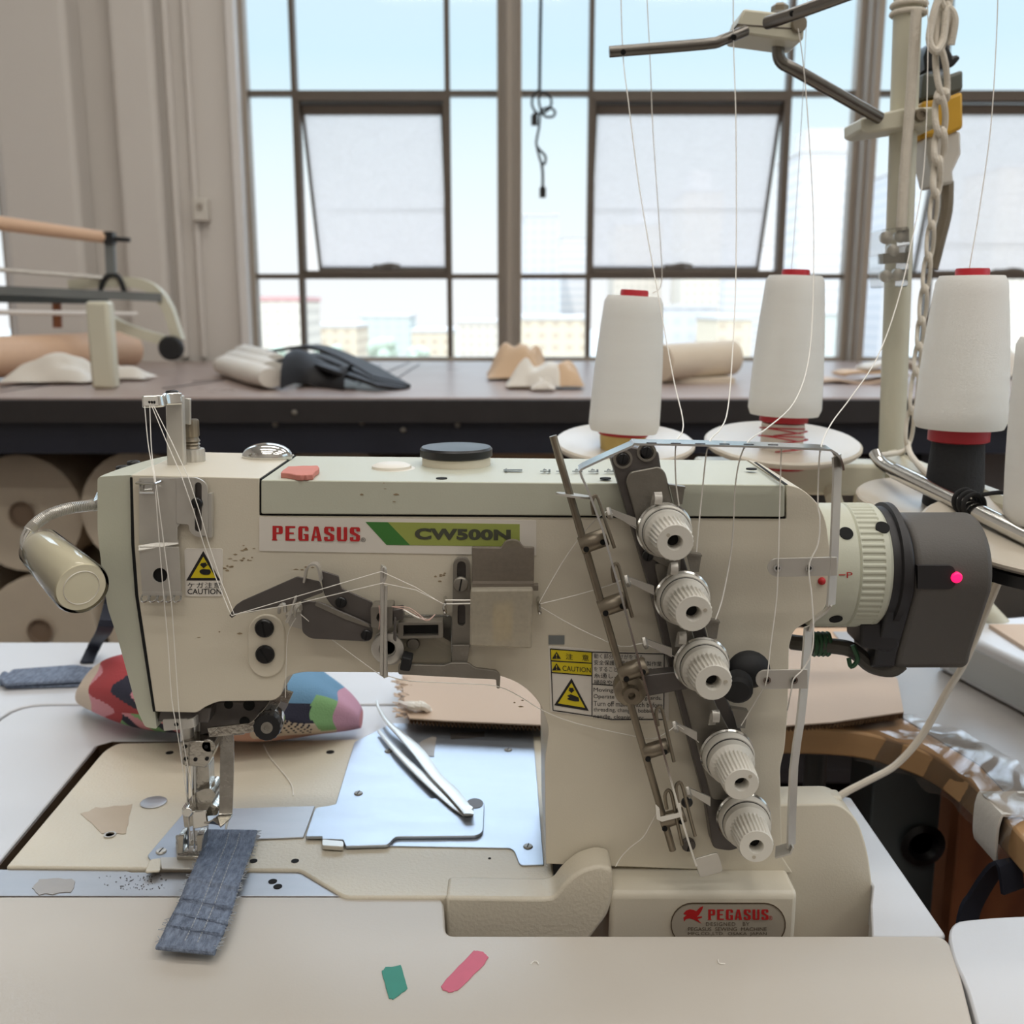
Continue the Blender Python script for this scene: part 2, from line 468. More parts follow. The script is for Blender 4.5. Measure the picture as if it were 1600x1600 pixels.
bay(2, *B2, vx(921), vx(1224), 24)
bay(3, *B3, vx(1460), vx(1770), 18)
for k, (a, c) in enumerate(((B1[1], B2[0]), (B2[1], B3[0]))):
    b = MB(); b.box(((a+c)/2, YW+.02, (SILL+WTOP)/2), (c-a, .10, WTOP-SILL)); b.box(((a+c)/2, YW-.04, (SILL+WTOP)/2), ((c-a)*.5, .04, WTOP-SILL))
    struct(b, 'trim_%d' % (3+k), 'frame_paint', bevel=.004)
b = MB(); b.box((B1[0]-.012, YW+.0, (SILL+WTOP)/2), (.028, .06, WTOP-SILL)); struct(b, 'trim_5', 'jamb_paint', bevel=.004)
b = MB(); b.box(((B1[0]+B3[1])/2, YW+.06, SILL-.012), (B3[1]-B1[0]+.1, .2, .024)); struct(b, 'trim_6', 'frame_paint', bevel=.004)
# panes of the openings in the other walls
b = MB(); frame_bar(b, B0[0], B0[0]+BW, SILL, WTOP); frame_bar(b, B0[1]-BW, B0[1], SILL, WTOP); frame_bar(b, B0[0], B0[1], zh1-.01, zh1+.01); w4 = struct(b, 'window_4', 'frame_paint')
MB().box(((B0[0]+B0[1])/2, YW+.055, (SILL+WTOP)/2), (B0[1]-B0[0], .004, WTOP-SILL)).build('pane', 'pane_glass', w4)
MB().box((XR+.1, .3, 2.0), (.006, 2.4, 1.6)).build('window_5', 'pane_glass', kind='structure')  # unseen side window, added as a fill light for the room
# conduit and box on the wall
b = MB(); x = wp(306)
b.cyl((x, YW-.012, ZC), (x, YW-.012, P(318, 312, YW).z), .010, seg=12); b.cyl((x, YW-.012, P(318, 345, YW).z), (x, YW-.012, .98), .010, seg=12)
cd = b.build('wall_conduit', 'wall_paint', label='painted electric conduit with a small switch box on the wall left of the window', cat_='pipe')
b = MB(); b.box(P(315, 328, YW-.022), (.048, .04, .07)); bx = b.build('switch_box', 'outlet', cd, bevel=.004)
MB().box(P(312, 322, YW-.045), (.012, .008, .016)).build('switch', 'frame_paint', bx)
b = MB(); x = wp(276); b.cyl((x, YW-.01, ZC), (x, YW-.01, .98), .013, seg=12)
b.build('wall_pipe', 'wall_paint', label='thin painted pipe running up the wall left of the switch box conduit', cat_='pipe')
# fill lights added under the ceiling, out of the frame, to brighten the room
def lamp(x, y, e):
    t = thing('fill_light', (x, y, ZC), 'unseen fill light added under the ceiling above the sewing tables', 'lamp', 'added fill lights under the ceiling')
    MB().box((x, y, ZC-.03), (1.5, .22, .06)).build('fill_housing', 'ceiling_paint', t, bevel=.005)
    L = bpy.data.lights.new('lamp', 'AREA'); L.shape = 'RECTANGLE'; L.size = 1.45; L.size_y = .2; L.energy = e; L.color = (1, .96, .90)
    o = bpy.data.objects.new('tube', L); C.objects.link(o); o.location = (x, y, ZC-.065)
FILL_E = 11.5
for y in (-1.6, -.5, .6, 1.9):
    lamp(-.3, y, FILL_E); lamp(1.7, y, FILL_E)
# daylight portals in the openings
def portal(loc, sx, sy, rot):
    L = bpy.data.lights.new('portal', 'AREA'); L.shape = 'RECTANGLE'; L.size = sx; L.size_y = sy; L.cycles.is_portal = True
    o = bpy.data.objects.new('portal', L); C.objects.link(o); o.location = loc; o.rotation_euler = rot
portal(((B1[0]+B3[1])/2, YW+.2, (SILL+WTOP)/2), B3[1]-B1[0], WTOP-SILL, (-PI/2, 0, 0))
portal((XR+.2, .3, 2), 1.6, 2.4, (0, PI/2, 0))
# ================================================================ sky, sun, city
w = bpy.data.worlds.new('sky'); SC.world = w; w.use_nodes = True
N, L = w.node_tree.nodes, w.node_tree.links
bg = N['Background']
tc = N.new('ShaderNodeTexCoord'); sp = N.new('ShaderNodeSeparateXYZ'); L.new(tc.outputs['Generated'], sp.inputs[0])
rp = N.new('ShaderNodeValToRGB'); L.new(sp.outputs['Z'], rp.inputs[0])
el = rp.color_ramp.elements
el[0].position = 0.0; el[0].color = (1.0, 1.0, 1.0, 1)
el[1].position = 1.0; el[1].color = (.64, .79, 1.0, 1)
for p, c in ((.06, (.96, 1.0, 1.02)), (.13, (.86, .98, 1.02)), (.22, (.68, .89, 1.0)), (.30, (.70, .87, .98)), (.5, (.69, .83, 1.0))):
    e = el.new(p); e.color = (*c, 1)
# brightness added high in the sky, above the visible part, to light the room
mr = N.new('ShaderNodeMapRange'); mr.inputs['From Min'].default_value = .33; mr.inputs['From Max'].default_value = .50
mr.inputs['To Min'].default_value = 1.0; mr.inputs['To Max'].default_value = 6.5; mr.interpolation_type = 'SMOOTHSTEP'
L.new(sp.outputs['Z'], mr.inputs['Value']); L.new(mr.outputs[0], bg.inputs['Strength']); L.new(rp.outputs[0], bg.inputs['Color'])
sl = bpy.data.lights.new('sun', 'SUN'); sl.energy = 1.7; sl.angle = .02; sl.color = (1, .97, .92)
so = bpy.data.objects.new('sun', sl); C.objects.link(so); so.rotation_euler = (math.radians(52), math.radians(-14), 0)
GZ = -52.
MB().box((100, 1300, GZ-1), (4000, 2500, 2)).build('ground_1', 'asphalt', kind='structure')
def facade(name, a, win, nx, nz, frac=.5):
    """pale wall with rows of windows, by object coordinates in metres"""
    m = mat(name, a, .8, var=.03, scale=.02)
    nt = m.node_tree; N, L = nt.nodes, nt.links; bs = N['Principled BSDF']
    tc = [n for n in N if n.type == 'TEX_COORD'][0]
    sp = N.new('ShaderNodeSeparateXYZ'); L.new(tc.outputs['Object'], sp.inputs[0])
    def band(out, period, fr):
        d = N.new('ShaderNodeMath'); d.operation = 'DIVIDE'; d.inputs[1].default_value = period; L.new(out, d.inputs[0])
        q = N.new('ShaderNodeMath'); q.operation = 'FRACT'; L.new(d.outputs[0], q.inputs[0])
        g = N.new('ShaderNodeMath'); g.operation = 'LESS_THAN'; g.inputs[1].default_value = fr; L.new(q.outputs[0], g.inputs[0]); return g.outputs[0]
    mu = N.new('ShaderNodeMath'); mu.operation = 'MULTIPLY'
    L.new(band(sp.outputs['X'], nx, frac if nx < 900 else 2), mu.inputs[0]); L.new(band(sp.outputs['Z'], nz, .5), mu.inputs[1])
    mx = N.new('ShaderNodeMix'); mx.data_type = 'RGBA'; mx.inputs['A'].default_value = (*lin(a), 1); mx.inputs['B'].default_value = (*lin(win), 1)
    L.new(mu.outputs[0], mx.inputs['Factor']); L.new(mx.outputs['Result'], bs.inputs['Base Color'])
facade('f_bands', (190,182,174), (176,171,168), 999, 3.6)  # city walls: distance haze put into pale, low-contrast colours
facade('f_grid', (190,178,162), (174,162,148), 3.2, 3.4)
facade('f_blue', (178,174,172), (168,166,167), 4., 4.)
facade('f_peach', (190,174,150), (174,156,134), 4., 3.4)
facade('f_green', (174,174,164), (166,168,160), 5., 3.6)
mat('roof_red', (182,136,130), .8, var=.05, scale=.1); mat('roof_hazed', (180,174,168), .8, var=.04, scale=.1); mat('tree_hazed', (154,160,140), .9, var=.2, scale=.3)  # roofs and trees paled too, haze put into their colour
def building(name, x0, x1, ytop, Y, m, label, roof='roof_hazed', dy=30, cap=None):
    a, c = P(x0, 480, Y), P(x1, 480, Y); zt = P(800, ytop, Y).z
    cx = (a.x+c.x)/2; W = c.x-a.x
    t = thing(name, (cx, Y+dy/2, GZ), label, 'building')
    MB().box((cx, Y+dy/2, (zt+GZ)/2), (W, dy, zt-GZ)).build('walls', m, t)
    b = MB(); b.box((cx, Y+dy/2, zt+.6), (W+.6, dy+.6, 1.2))
    if cap: b.box((cx+W*cap[0], Y+dy/2, zt+1.2+cap[2]/2), (W*cap[1], dy*.5, cap[2]))
    b.build('roof', roof, t)
building('office_tower', 1240, 1352, 238, 330, 'f_bands', 'tall white office tower with horizontal window bands seen through the middle window', cap=(-.05, .6, 7))
building('office_tower', 1376, 1424, 272, 420, 'f_blue', 'pale blue tower seen through the window left of the thread stand post')
building('office_tower', 1064, 1124, 300, 430, 'f_grid', 'slim cream tower behind the tilted middle sash, right of the stepped one', cap=(0, .5, 8))
building('office_tower', 958, 1032, 352, 470, 'f_grid', 'stepped cream tower behind the tilted middle sash, nearest its left edge', cap=(.2, .4, 9))
building('office_tower', 818, 872, 338, 460, 'f_blue', 'hazy blue tower seen right beside the mullion between the first two windows')
building('office_tower', 876, 918, 372, 520, 'f_bands', 'lower white tower behind the hanging black cord')
building('office_tower', 1130, 1226, 384, 520, 'f_bands', 'broad white block behind the right half of the middle sash')
building('office_tower', 1544, 1660, 262, 380, 'f_grid', 'cream tower behind the dusty sash at the right edge of the photo')
building('apartment_block', 388, 470, 470, 300, 'f_grid', 'white block with a pale red roof in the lower left window corner', roof='roof_red')
building('apartment_block', 480, 556, 512, 352, 'f_peach', 'low peach block right of the red roofed one')
building('apartment_block', 562, 640, 496, 480, 'f_green', 'pale greenish block in the middle of the left window')
building('apartment_block', 642, 706, 520, 350, 'f_peach', 'low peach block in the left window, left of the mullion')
building('apartment_block', 716, 800, 505, 420, 'f_grid', 'cream block just left of the mullion between the windows')
building('apartment_block', 806, 920, 500, 300, 'f_peach', 'broad peach block just right of the mullion between the windows')
building('apartment_block', 1030, 1120, 482, 300, 'f_blue', 'pale blue block seen between the first two thread cones')
building('apartment_block', 1122, 1176, 500, 260, 'f_peach', 'peach block seen just left of the middle thread cone')
building('apartment_block', 1284, 1330, 492, 240, 'f_green', 'pale green block seen right of the middle thread cone')
for i, (px, py, Y, r) in enumerate(((515, 553, 240, 2.2), (600, 550, 230, 3), (655, 556, 260, 2), (440, 560, 220, 2.2))):
    c = P(px, py, Y); b = MB()
    for k in range(7): b.ball(c+V((R.uniform(-1, 1)*r, R.uniform(-1, 1)*r, R.uniform(-.3, .6)*r)), r*R.uniform(.5, .8), 10, 7)
    b.cyl((c.x, c.y, GZ), c, .6, seg=8)
    b.build('street_tree', 'tree_hazed', label=['hazy tree below the low peach block', 'hazy tree in front of the greenish block, middle of the left window', 'small hazy tree in the left window nearest the mullion', 'hazy tree below the red roofed block'][i], cat_='tree')
# ================================================================ cutting table under the window
TT = P(700, 621, 2.0).z           # table top height
TX0, TX1, TY0, TY1 = XL+.02, 3.0, 2.0, 3.36
t = thing('cutting_table', ((TX0+TX1)/2, (TY0+TY1)/2, 0), 'long dark edged cutting table under the window, cloth heaps on top', 'table')
MB().box(((TX0+TX1)/2, (TY0+TY1)/2, TT-.012), (TX1-TX0, TY1-TY0, .024)).build('tabletop', 'board_brown', t, bevel=.003)
MB().box(((TX0+TX1)/2, TY0-.006, TT-.026), (TX1-TX0, .012, .044)).build('edge_strip', 'edge_dark', t)
ap = MB().box(((TX0+TX1)/2, TY0+.02, TT-.078), (TX1-TX0, .03, .066)).build('apron', 'apron_navy', t)
for px, py in ((50, 652), (88, 652), (430, 663), (565, 660), (588, 654), (715, 664), (630, 672), (460, 645), (830, 650)):
    c = P(px, py, TY0+.004 if py > 645 else TY0-.013); b = MB(); b.lathe([(.006, 0), (.005, .003), (.002, .004)], c, (0, -1, 0), 10); b.build('bolt', 'dull_steel', ap if py > 645 else t)
MB().box(((TX0+TX1)/2, 2.62, .14), (TX1-TX0-.1, 1.1, .03)).build('shelf', 'edge_dark', t)
for x in (TX0+.05, .85, TX1-.05):
    for y in (TY0+.06, TY1-.06):
        MB().box((x, y, (TT-.03)/2), (.06, .06, TT-.03)).build('leg', 'apron_navy', t)
# scored measuring lines on the table
for a, c in (((0, 607), (90, 590)), ((0, 612), (120, 596)), ((255, 607), (350, 594)), ((300, 596), (352, 592)), ((600, 604), (655, 569)), ((560, 600), (640, 566)), ((0, 604), (190, 598))):
    p, q = H(*a, TT+.001), H(*c, TT+.001)
    MB().ribbon([p, q], .004, .001, (q-p).cross(V((0, 0, 1)))).build('measuring_line', 'edge_dark', t)
# fabric rolls on the shelf and stacked below the table
def roll(px, py, r, Y, ln, m, label, core=True, z=None, x=None):
    c = P(px, py, Y) if x is None else V((x, Y, z))
    t = thing('fabric_roll', (c.x, Y+ln/2, c.z-r), label, 'fabric roll', 'fabric rolls under the cutting table')
    b = MB(); pr = [(.028, .004)]
    for k in range(5): pr += [(.03+(r-.03)*(k+.5)/5, .0005), (.03+(r-.03)*(k+1)/5, .002)]
    pr += [(r, .012), (r*1.0, ln*.5), (r*.99, ln-.01), (.03, ln)]
    b.lathe(pr, c, (0, 1, 0), 32); b.build('wound_fabric', m, t)
    if core: MB().lathe([(.024, 0), (.028, -.006), (.024, -.006), (.02, .02)], c, (0, 1, 0), 16).build('core_tube', 'roll_core', t)
RL = (('roll_grey', 'grey fabric roll cut by the left edge of the photo', 'roll_cream', 'cream fabric roll at the lower left, cut by the left edge'),
      ('roll_cream', 'cream fabric roll under the cutting table, leftmost whole one of the upper row', 'roll_cream', 'cream fabric roll in the lower row, left of the work lamp'),
      ('roll_cream', 'big cream fabric roll under the cutting table, above the work lamp', 'roll_cream', 'cream fabric roll in the lower row, behind the work lamp'),
      ('roll_grey', 'grey fabric roll right of the big cream one, half behind the machine head', None, None))
for k, (m1, l1, m2, l2) in enumerate(RL[:3]):
    x = -1.30+.262*k
    roll(0, 0, .126, 2.10+.03*(k % 2), .9, m1, l1, z=.722-.012*(k % 2)-.06*(k == 3), x=x)
    if m2: roll(0, 0, .120, 2.12, .9, m2, l2, z=.455, x=x+.02)
roll(0, 0, .120, 2.3, .9, 'roll_cream', 'cream fabric roll rising just above the middle of the machine arm', z=P(520, 770, 2.3).z, x=P(520, 770, 2.3).x)
roll(0, 0, .11, 2.3, .9, 'roll_grey', 'grey fabric roll seen below the left thread plate', z=P(1010, 760, 2.3).z, x=P(1010, 760, 2.3).x)
roll(0, 0, .13, 2.25, .9, 'roll_grey', 'grey fabric roll behind the thread cone at the right edge', z=P(1600, 745, 2.25).z, x=P(1600, 745, 2.25).x)
b = MB(); b.box(P(800, 742, 2.25)+V((0, .1, 0)), (.19, .3, .16)); c = P(792, 698, 2.249)
bx = b.build('carton', 'paper_tan', label='tan cardboard box with a round hole under the cutting table', cat_='box')
MB().lathe([(.02, 0), (.02, .003)], c, (0, -1, 0), 16).build('hand_hole', 'shade_black', bx)  # dark disc on the box, the shade of the hole as colour
b = MB(); b.grid(lambda u, v: P(1290+u*130, 690, 2.2)+V((0, .2*v, .12*math.sin(u*PI)*(.6+.4*math.sin(5*v))-.16)), 16, 8)
b.build('fabric_heap', 'roll_grey', label='grey fabric heap in the dark below the cutting table, behind the post', cat_='fabric', solid=.01)

# ---- cloth and paper on the table
b = MB()
for k, (a, c, r) in enumerate((((350, 586), (424, 610), .032), ((382, 572), (432, 590), .040), ((366, 580), (426, 600), .036))):
    p, q = H(*a, TT), H(*c, TT); p.z += r*1.02; q.z += r*1.02
    b.lathe([(r*.2, -.004), (r*.85, 0), (r, .03), (r, (q-p).length*.7), (r*.8, (q-p).length)], p, q-p, 18)
o = b.build('folded_cloth', 'cloth_white', label='pale grey rolled cloth left of the black bundle on the cutting table', cat_='cloth', kind=None)
o.scale = (1, 1, .8)
b = MB()
def blk(u, v):
    a = PI*u
    p = H(438+100*v, 612-6*math.sin(3*v), TT)
    w = .5+.5*math.sin(PI*min(1, .25+v))
    return p+V((0, .16*(1-math.cos(a))/2, .004+(.075*w*math.sin(a)+.008*math.sin(6*v+3*u))))
b.grid(blk, 16, 14)
for k in range(3):
    b.ribbon([H(430, 600-8*k, TT)+V((0, 0, .02+.02*k)), H(490, 600-6*k, TT)+V((0, 0, .045+.014*k)), H(548, 606-6*k, TT)+V((0, 0, .03+.01*k)), H(612, 611-2*k, TT)+V((0, 0, .006+.004*k))], .09, .008, (0, 1, 0), 5)
b.build('black_fabric_bundle', 'cloth_black', label='black folded fabric bundle on the cutting table above the machine arm', cat_='fabric')
b = MB(); b.grid(lambda u, v: H(500+96*u, 590-18*v, TT)+V((0, 0, .008+.055*math.sin(PI*v)*(1-u)+.003*math.sin(12*u))), 14, 6)
b.build('folded_cloth', 'cloth_grey', label='pale grey cloth lying flat behind the black fabric bundle', cat_='cloth', solid=.004)
def crumple(px, py, w, d, h, m, label, seed, name='paper_scrap', cat_='paper'):
    r = random.Random(seed); b = MB(); c = H(px, py, TT)
    gg = [[(r.uniform(0, 1)) for j in range(7)] for i in range(7)]
    ca, sa = math.cos(seed), math.sin(seed)
    def fn(u, v):
        i, j = round(u*6), round(v*6)
        x, y = (u-.5)*w, (v-.5)*d
        e = math.sin(PI*u)*math.sin(PI*v)
        return c+V((x+.1*w*(gg[i][j]-.5), y+.15*d*(gg[j][i]-.5), .006+1.45*h*(.15+.85*gg[i][j])*(e**.5)))
    b.grid(fn, 6, 6)
    return b.build(name, m, ang=60, label=label, cat_=cat_, solid=.003, sub=2)
crumple(806, 592, .14, .16, .085, 'paper_tan', 'tallest crumpled tan paper, left end of the paper heap by the mullion', 3)
crumple(836, 606, .13, .12, .06, 'cloth_white', 'pale crumpled paper in the middle of the tan paper heap', 11)
crumple(872, 606, .11, .12, .055, 'paper_tan', 'small crumpled tan paper, right end of the heap beside the left thread cone', 8)
crumple(822, 580, .12, .12, .07, 'paper_tan', 'crumpled tan paper at the back of the paper heap', 15)
crumple(848, 612, .05, .04, .025, 'cloth_white', 'little white paper fold at the front of the paper heap', 21)
b = MB()
p, q = H(1030, 600, TT), H(1140, 594, TT)
for k, r in enumerate((.042, .03)):
    o_ = V((0, .03*k, .0))
    b.lathe([(r*.4, 0), (r, .004), (r, (q-p).length-.006*k), (r*.3, (q-p).length)], p+o_+V((0, 0, r*.9+.01)), q-p+V((0, 0, .006)), 20)
b.box((p+q)/2+V((0, .02, .006)), (.17, .12, .012))
b.build('paper_roll', 'paper_cream', label='flattened roll of cream paper lying between the first two thread cones', cat_='paper')
for k, (px, py, w_, d_, lb) in enumerate(((1330, 596, .17, .10, 'lowest tan sheet of the pile behind the thread stand post'), (1345, 592, .15, .09, 'middle brown sheet of the pile behind the thread stand post'), (1362, 586, .13, .08, 'top folded sheet of the pile behind the thread stand post'))):
    b = MB(); c = H(px, 598, TT); b.grid(lambda u, v: c+V(((u-.5)*w_+.02*k, (v-.5)*d_, .005+.012*k+.012*k*math.sin(PI*u)+.004*math.sin(8*u+k))), 12, 5)
    b.build('paper_sheet', ('cardboard', 'paper_tan', 'cloth_white')[k], label=lb, cat_='paper', group='paper sheets behind the post', solid=.006)
crumple(1560, 590, .16, .14, .07, 'cloth_white', 'pale cloth heap on the cutting table right of the right thread cone', 31, 'cloth_heap', 'cloth')

# ---- roller frame (fabric spreader) at the left
def Q(px, py, Y): return P(px, py, Y)
t = thing('fabric_spreader', Q(150, 600, 2.7)*1, 'fabric spreading carriage with rods and a black wheel, left end of the cutting table', 'machine')
YS = 2.72
b = MB(); b.cyl(Q(-120, 333, 2.45), Q(165, 371, YS), .019, .015, 18); b.build('wooden_roller', 'peach_roll', t)
b = MB(); b.cyl(Q(160, 372, YS), Q(203, 375, YS), .006, seg=10); b.box(Q(172, 372, YS), (.022, .03, .03)); b.build('roller_pin', 'rubber', t)
b = MB(); b.ribbon([Q(171, 364, YS), Q(174, 428, YS)], .024, .012, (1, 0, 0)); b.build('roller_bracket', 'grey_metal', t)
b = MB(); b.tube([Q(157, 455, YS), Q(161, 440, YS), Q(172, 429, YS), Q(186, 434, YS), Q(195, 458, YS)], .007, 8, 4); b.build('bracket_foot', 'rubber', t)
b = MB(); b.cyl(Q(-120, 412, 2.5), Q(160, 434, YS), .006, seg=10); b.build('rod', 'steel', t)
b = MB(); b.ribbon([Q(-120, 449, 2.55), Q(60, 456, 2.66), Q(252, 465, YS)], .022, .012, (0, 0, 1), 4); b.build('rail', 'grey_metal', t)
b = MB(); b.ribbon([Q(-120, 462, 2.6), Q(170, 466, 2.76)], .03, .03, (0, 0, 1)); b.build('lower_rail', 'slate', t)
b = MB(); b.cyl(Q(-120, 486, 2.5), Q(215, 491, YS-.02), .0065, seg=10); b.build('white_rod', 'jamb_paint', t)
b = MB(); b.ribbon([Q(110, 446, YS+.02), Q(150, 442, YS+.02), Q(205, 441, YS+.02), Q(240, 452, YS+.02), Q(262, 480, YS+.02), Q(274, 515, YS+.02), Q(280, 532, YS+.02)], .03, .026, (0, 1, 0), 4)
b.ribbon([Q(165, 475, YS+.02), Q(175, 500, YS+.02), Q(205, 516, YS+.02), Q(258, 532, YS+.02)], .03, .026, (0, 1, 0), 4); b.build('side_frame', 'stand_cream', t)
b = MB(); p = Q(-122, 333, 2.45); b.box((p.x, 2.52, (p.z+.03+TT)/2), (.024, .22, p.z+.03-TT)); b.build('side_frame', 'stand_cream', t, bevel=.004)
b = MB(); c = Q(268, 544, YS); b.lathe([(.012, -.012), (.027, -.012), (.032, -.006), (.032, .01), (.027, .014), (.010, .014)], c, (0, -1, 0), 24); b.build('wheel', 'rubber', t)
b = MB(); b.cyl(Q(88, 465, YS+.03), Q(90, 512, YS+.03), .012, seg=10); b.build('hanging_peg', 'door_wood', t)
b = MB(); p0 = Q(140, 470, 2.10); p1 = H(143, 608, TT)
b.box(((p0.x+p1.x)/2, p1.y+.012, (p0.z+TT)/2), (.05, .04, p0.z-TT))
b.build('upright_post', 'stand_cream', bevel=.008, label='beige upright post standing on the left of the cutting table', cat_='post')
b = MB(); a, c = H(-120, 605, TT)+V((0, 0, .0)), H(205, 576, TT)
a.z += .055; c.z += .055; b.lathe([(.012, 0), (.05, .004), (.05, (c-a).length-.006), (.02, (c-a).length)], a, c-a, 24)
b.build('peach_fabric_roll', 'peach_roll', label='thick peach fabric roll lying on the cutting table behind the beige post', cat_='fabric roll')
crumple(85, 599, .20, .12, .06, 'cloth_white', 'crumpled white cloth left of the beige post on the cutting table', 41, 'cloth_scrap', 'cloth')
crumple(190, 594, .14, .10, .03, 'cloth_white', 'small crumpled white cloth right of the beige post on the cutting table', 43, 'cloth_scrap', 'cloth')

# ---- black cord hanging in front of the window
b = MB(); YC = 3.0
b.tube([V((P(848, -330, YC).x, YC, ZC)), P(848, -330, YC), P(846, -60, YC), P(844, 60, YC), P(843, 142, YC)], .0045, 8, 4)
b.tube([P(843, 140, YC), P(833, 150, YC), P(832, 166, YC), P(842, 178, YC), P(858, 170, YC), P(861, 155, YC), P(848, 143, YC), P(842, 156, YC), P(845, 172, YC)], .0035, 8, 5)
b.tube([P(845, 172, YC), P(858, 168, YC), P(867, 174, YC), P(864, 182, YC), P(852, 182, YC), P(845, 174, YC), P(842, 200, YC), P(838, 224, YC), P(843, 234, YC), P(852, 244, YC), P(851, 256, YC), P(845, 252, YC), P(839, 230, YC)], .0035, 8, 5)
b.tube([P(846, 254, YC), P(848, 270, YC), P(848, 292, YC)], .004, 8, 3)
cd = b.build('extension_lead', 'black_matte', label='knotted black cord with two plugs hanging in front of the middle window', cat_='cord')
for px, py in ((835, 188), (848, 301)):
    b = MB(); b.box(P(px, py, YC), (.018, .018, .028)); b.box(P(px, py-8, YC), (.010, .010, .012)); b.build('plug', 'black', cd, bevel=.002)

# ================================================================ thread stand
YT = .98
t = thing('thread_stand', H(1395, 900, BED-.02), 'cream thread stand with tall post, chrome guide rods and four spool plates', 'thread stand')
pt, pb = P(1428, -260, YT), P(1390, 800, YT)
b = MB(); b.cyl(pb, pt, .0122, seg=24); b.build('post', 'stand_cream', t)
# bracket half way up the post, rods and the guide block
b = MB(); b.plate([(1346, 184), (1410, 169), (1466, 166), (1466, 200), (1440, 196), (1358, 208), (1346, 204)], YT-.03, .05); cl = b.build('post_clamp', 'stand_cream', t, bevel=.002)
MB().lathe([(.006, 0), (.005, .004), (.003, .004), (.003, .002)], P(1438, 180, YT-.03), (0, -1, 0), 12).build('clamp_screw', 'bronze_steel', cl)
b = MB(); b.tube([P(1216, 52, YT-.06), P(1216, 84, YT-.06), P(1222, 98, YT-.06), P(1240, 108, YT-.06), P(1300, 142, YT-.05), P(1375, 185, YT-.035)], .0052, 12, 3); b.build('bent_rod', 'rod_steel', t)
b = MB(); b.plate([(1154, 34), (1162, 13), (1258, 24), (1256, 62), (1240, 64), (1152, 52)], YT-.085, .045); gb = b.build('guide_block', 'stand_cream', t, bevel=.002)
MB().plate([(1152, 37), (1256, 45), (1256, 47), (1152, 39)], YT-.0855, .02).build('block_seam', 'frame_dark', gb)
b = MB(); b.lathe([(.007, 0), (.007, .004), (.005, .006), (.003, .006), (.003, .004)], P(1218, 18, YT-.06), (0, 0, 1), 6); b.build('hex_bolt', 'bronze_steel', gb)
b = MB(); b.lathe([(.007, 0), (.0065, .003), (.003, .003)], P(1247, 38, YT-.085), (.3, -1, 0), 12); b.build('side_screw', 'bronze_steel', gb)
b = MB(); b.tube([P(952, 81, YT-.10), P(1100, 69, YT-.10), P(1128, 63, YT-.10), P(1165, 48, YT-.09)], .0044, 12, 3); b.build('guide_rod', 'rod_steel', t)
b = MB(); b.tube([P(1198, 36, YT-.10), P(1240, 22, YT-.12), P(1360, -22, YT-.16)], .0050, 12, 3); b.build('guide_rod', 'rod_steel', t)
for px, py, Y in ((973, 80, YT-.1), (1145, 57, YT-.1), (1236, 20, YT-.12)):
    MB().lathe([(.0022, -.005), (.0022, .005)], P(px, py, Y), (0, 1, .4), 10).build('eyelet', 'shade_black', t)
# base beam and plates
b = MB(); b.plate([(1095, 722), (1385, 726), (1385, 776), (1095, 772)], YT-.02, .04); bm_ = b.build('base_beam', 'stand_cream', t, bevel=.004)
b = MB(); b.tube([P(1395, 720, YT-.02), P(1440, 742, YT-.09), P(1620, 812, YT-.25)], .011, 10, 3); b.build('base_arm', 'stand_cream', t)
b = MB(); b.tube([P(1300, 768, YT-.02), P(1306, 790, YT-.04), P(1330, 860, YT-.02)], .008, 8, 3); b.tube([P(1345, 768, YT-.02), P(1340, 800, YT)], .006, 8, 2); b.build('base_bracket', 'stand_cream', t)
b = MB(); c0, c1 = P(1386, 770, YT), H(1386, 905, BED-.02); b.cyl((c1.x, YT+.01, .78), (pb.x, YT, pb.z), .0122, seg=20); b.build('post_socket', 'stand_cream', t)
b = MB(); b.tube([P(1367, 708, YT-.13), P(1376, 722, YT-.14), P(1400, 738, YT-.16), P(1470, 772, YT-.21), P(1640, 856, YT-.31)], .0050, 14, 3); cr = b.build('chrome_rod', 'chrome', t)
MB().tube([P(1398, 736, YT-.162), P(1520, 796, YT-.242), P(1640, 856, YT-.312)], .0064, 14, 1).build('rod_sleeve', 'chrome', cr)
def spool_plate(px, py, rpx, Y, m='stand_plastic', tilt=9, rim=None):
    c = P(px, py, Y); r = rpx*S(px, py, Y)
    d = V((0, -math.sin(math.radians(tilt)), math.cos(math.radians(tilt))))
    b = MB(); b.lathe([(.012, -.012), (r*.5, -.008), (r*.96, -.003), (r, .000), (r, .002), (r*.97, .0035), (r*.5, -.002), (.012, -.003)], c, d, 48)
    o = b.build('spool_plate', m, t)
    if rim: MB().lathe([(r*.94, -.0045), (r*.985, -.004), (r*.985, -.012), (r*.94, -.012)], c, d, 48).build('plate_rim', rim, o)
    return c, d
YC1, YC2, YC3, YC4 = .93, .95, .80, .70
spool_plate(976, 694, 109, YC1)
spool_plate(1222, 694, 120, YC2)
spool_plate(1444, 782, 102, YC3, 'stand_plastic', 8)
spool_plate(1640, 836, 190, YC4, 'stand_plastic', 8, 'black')
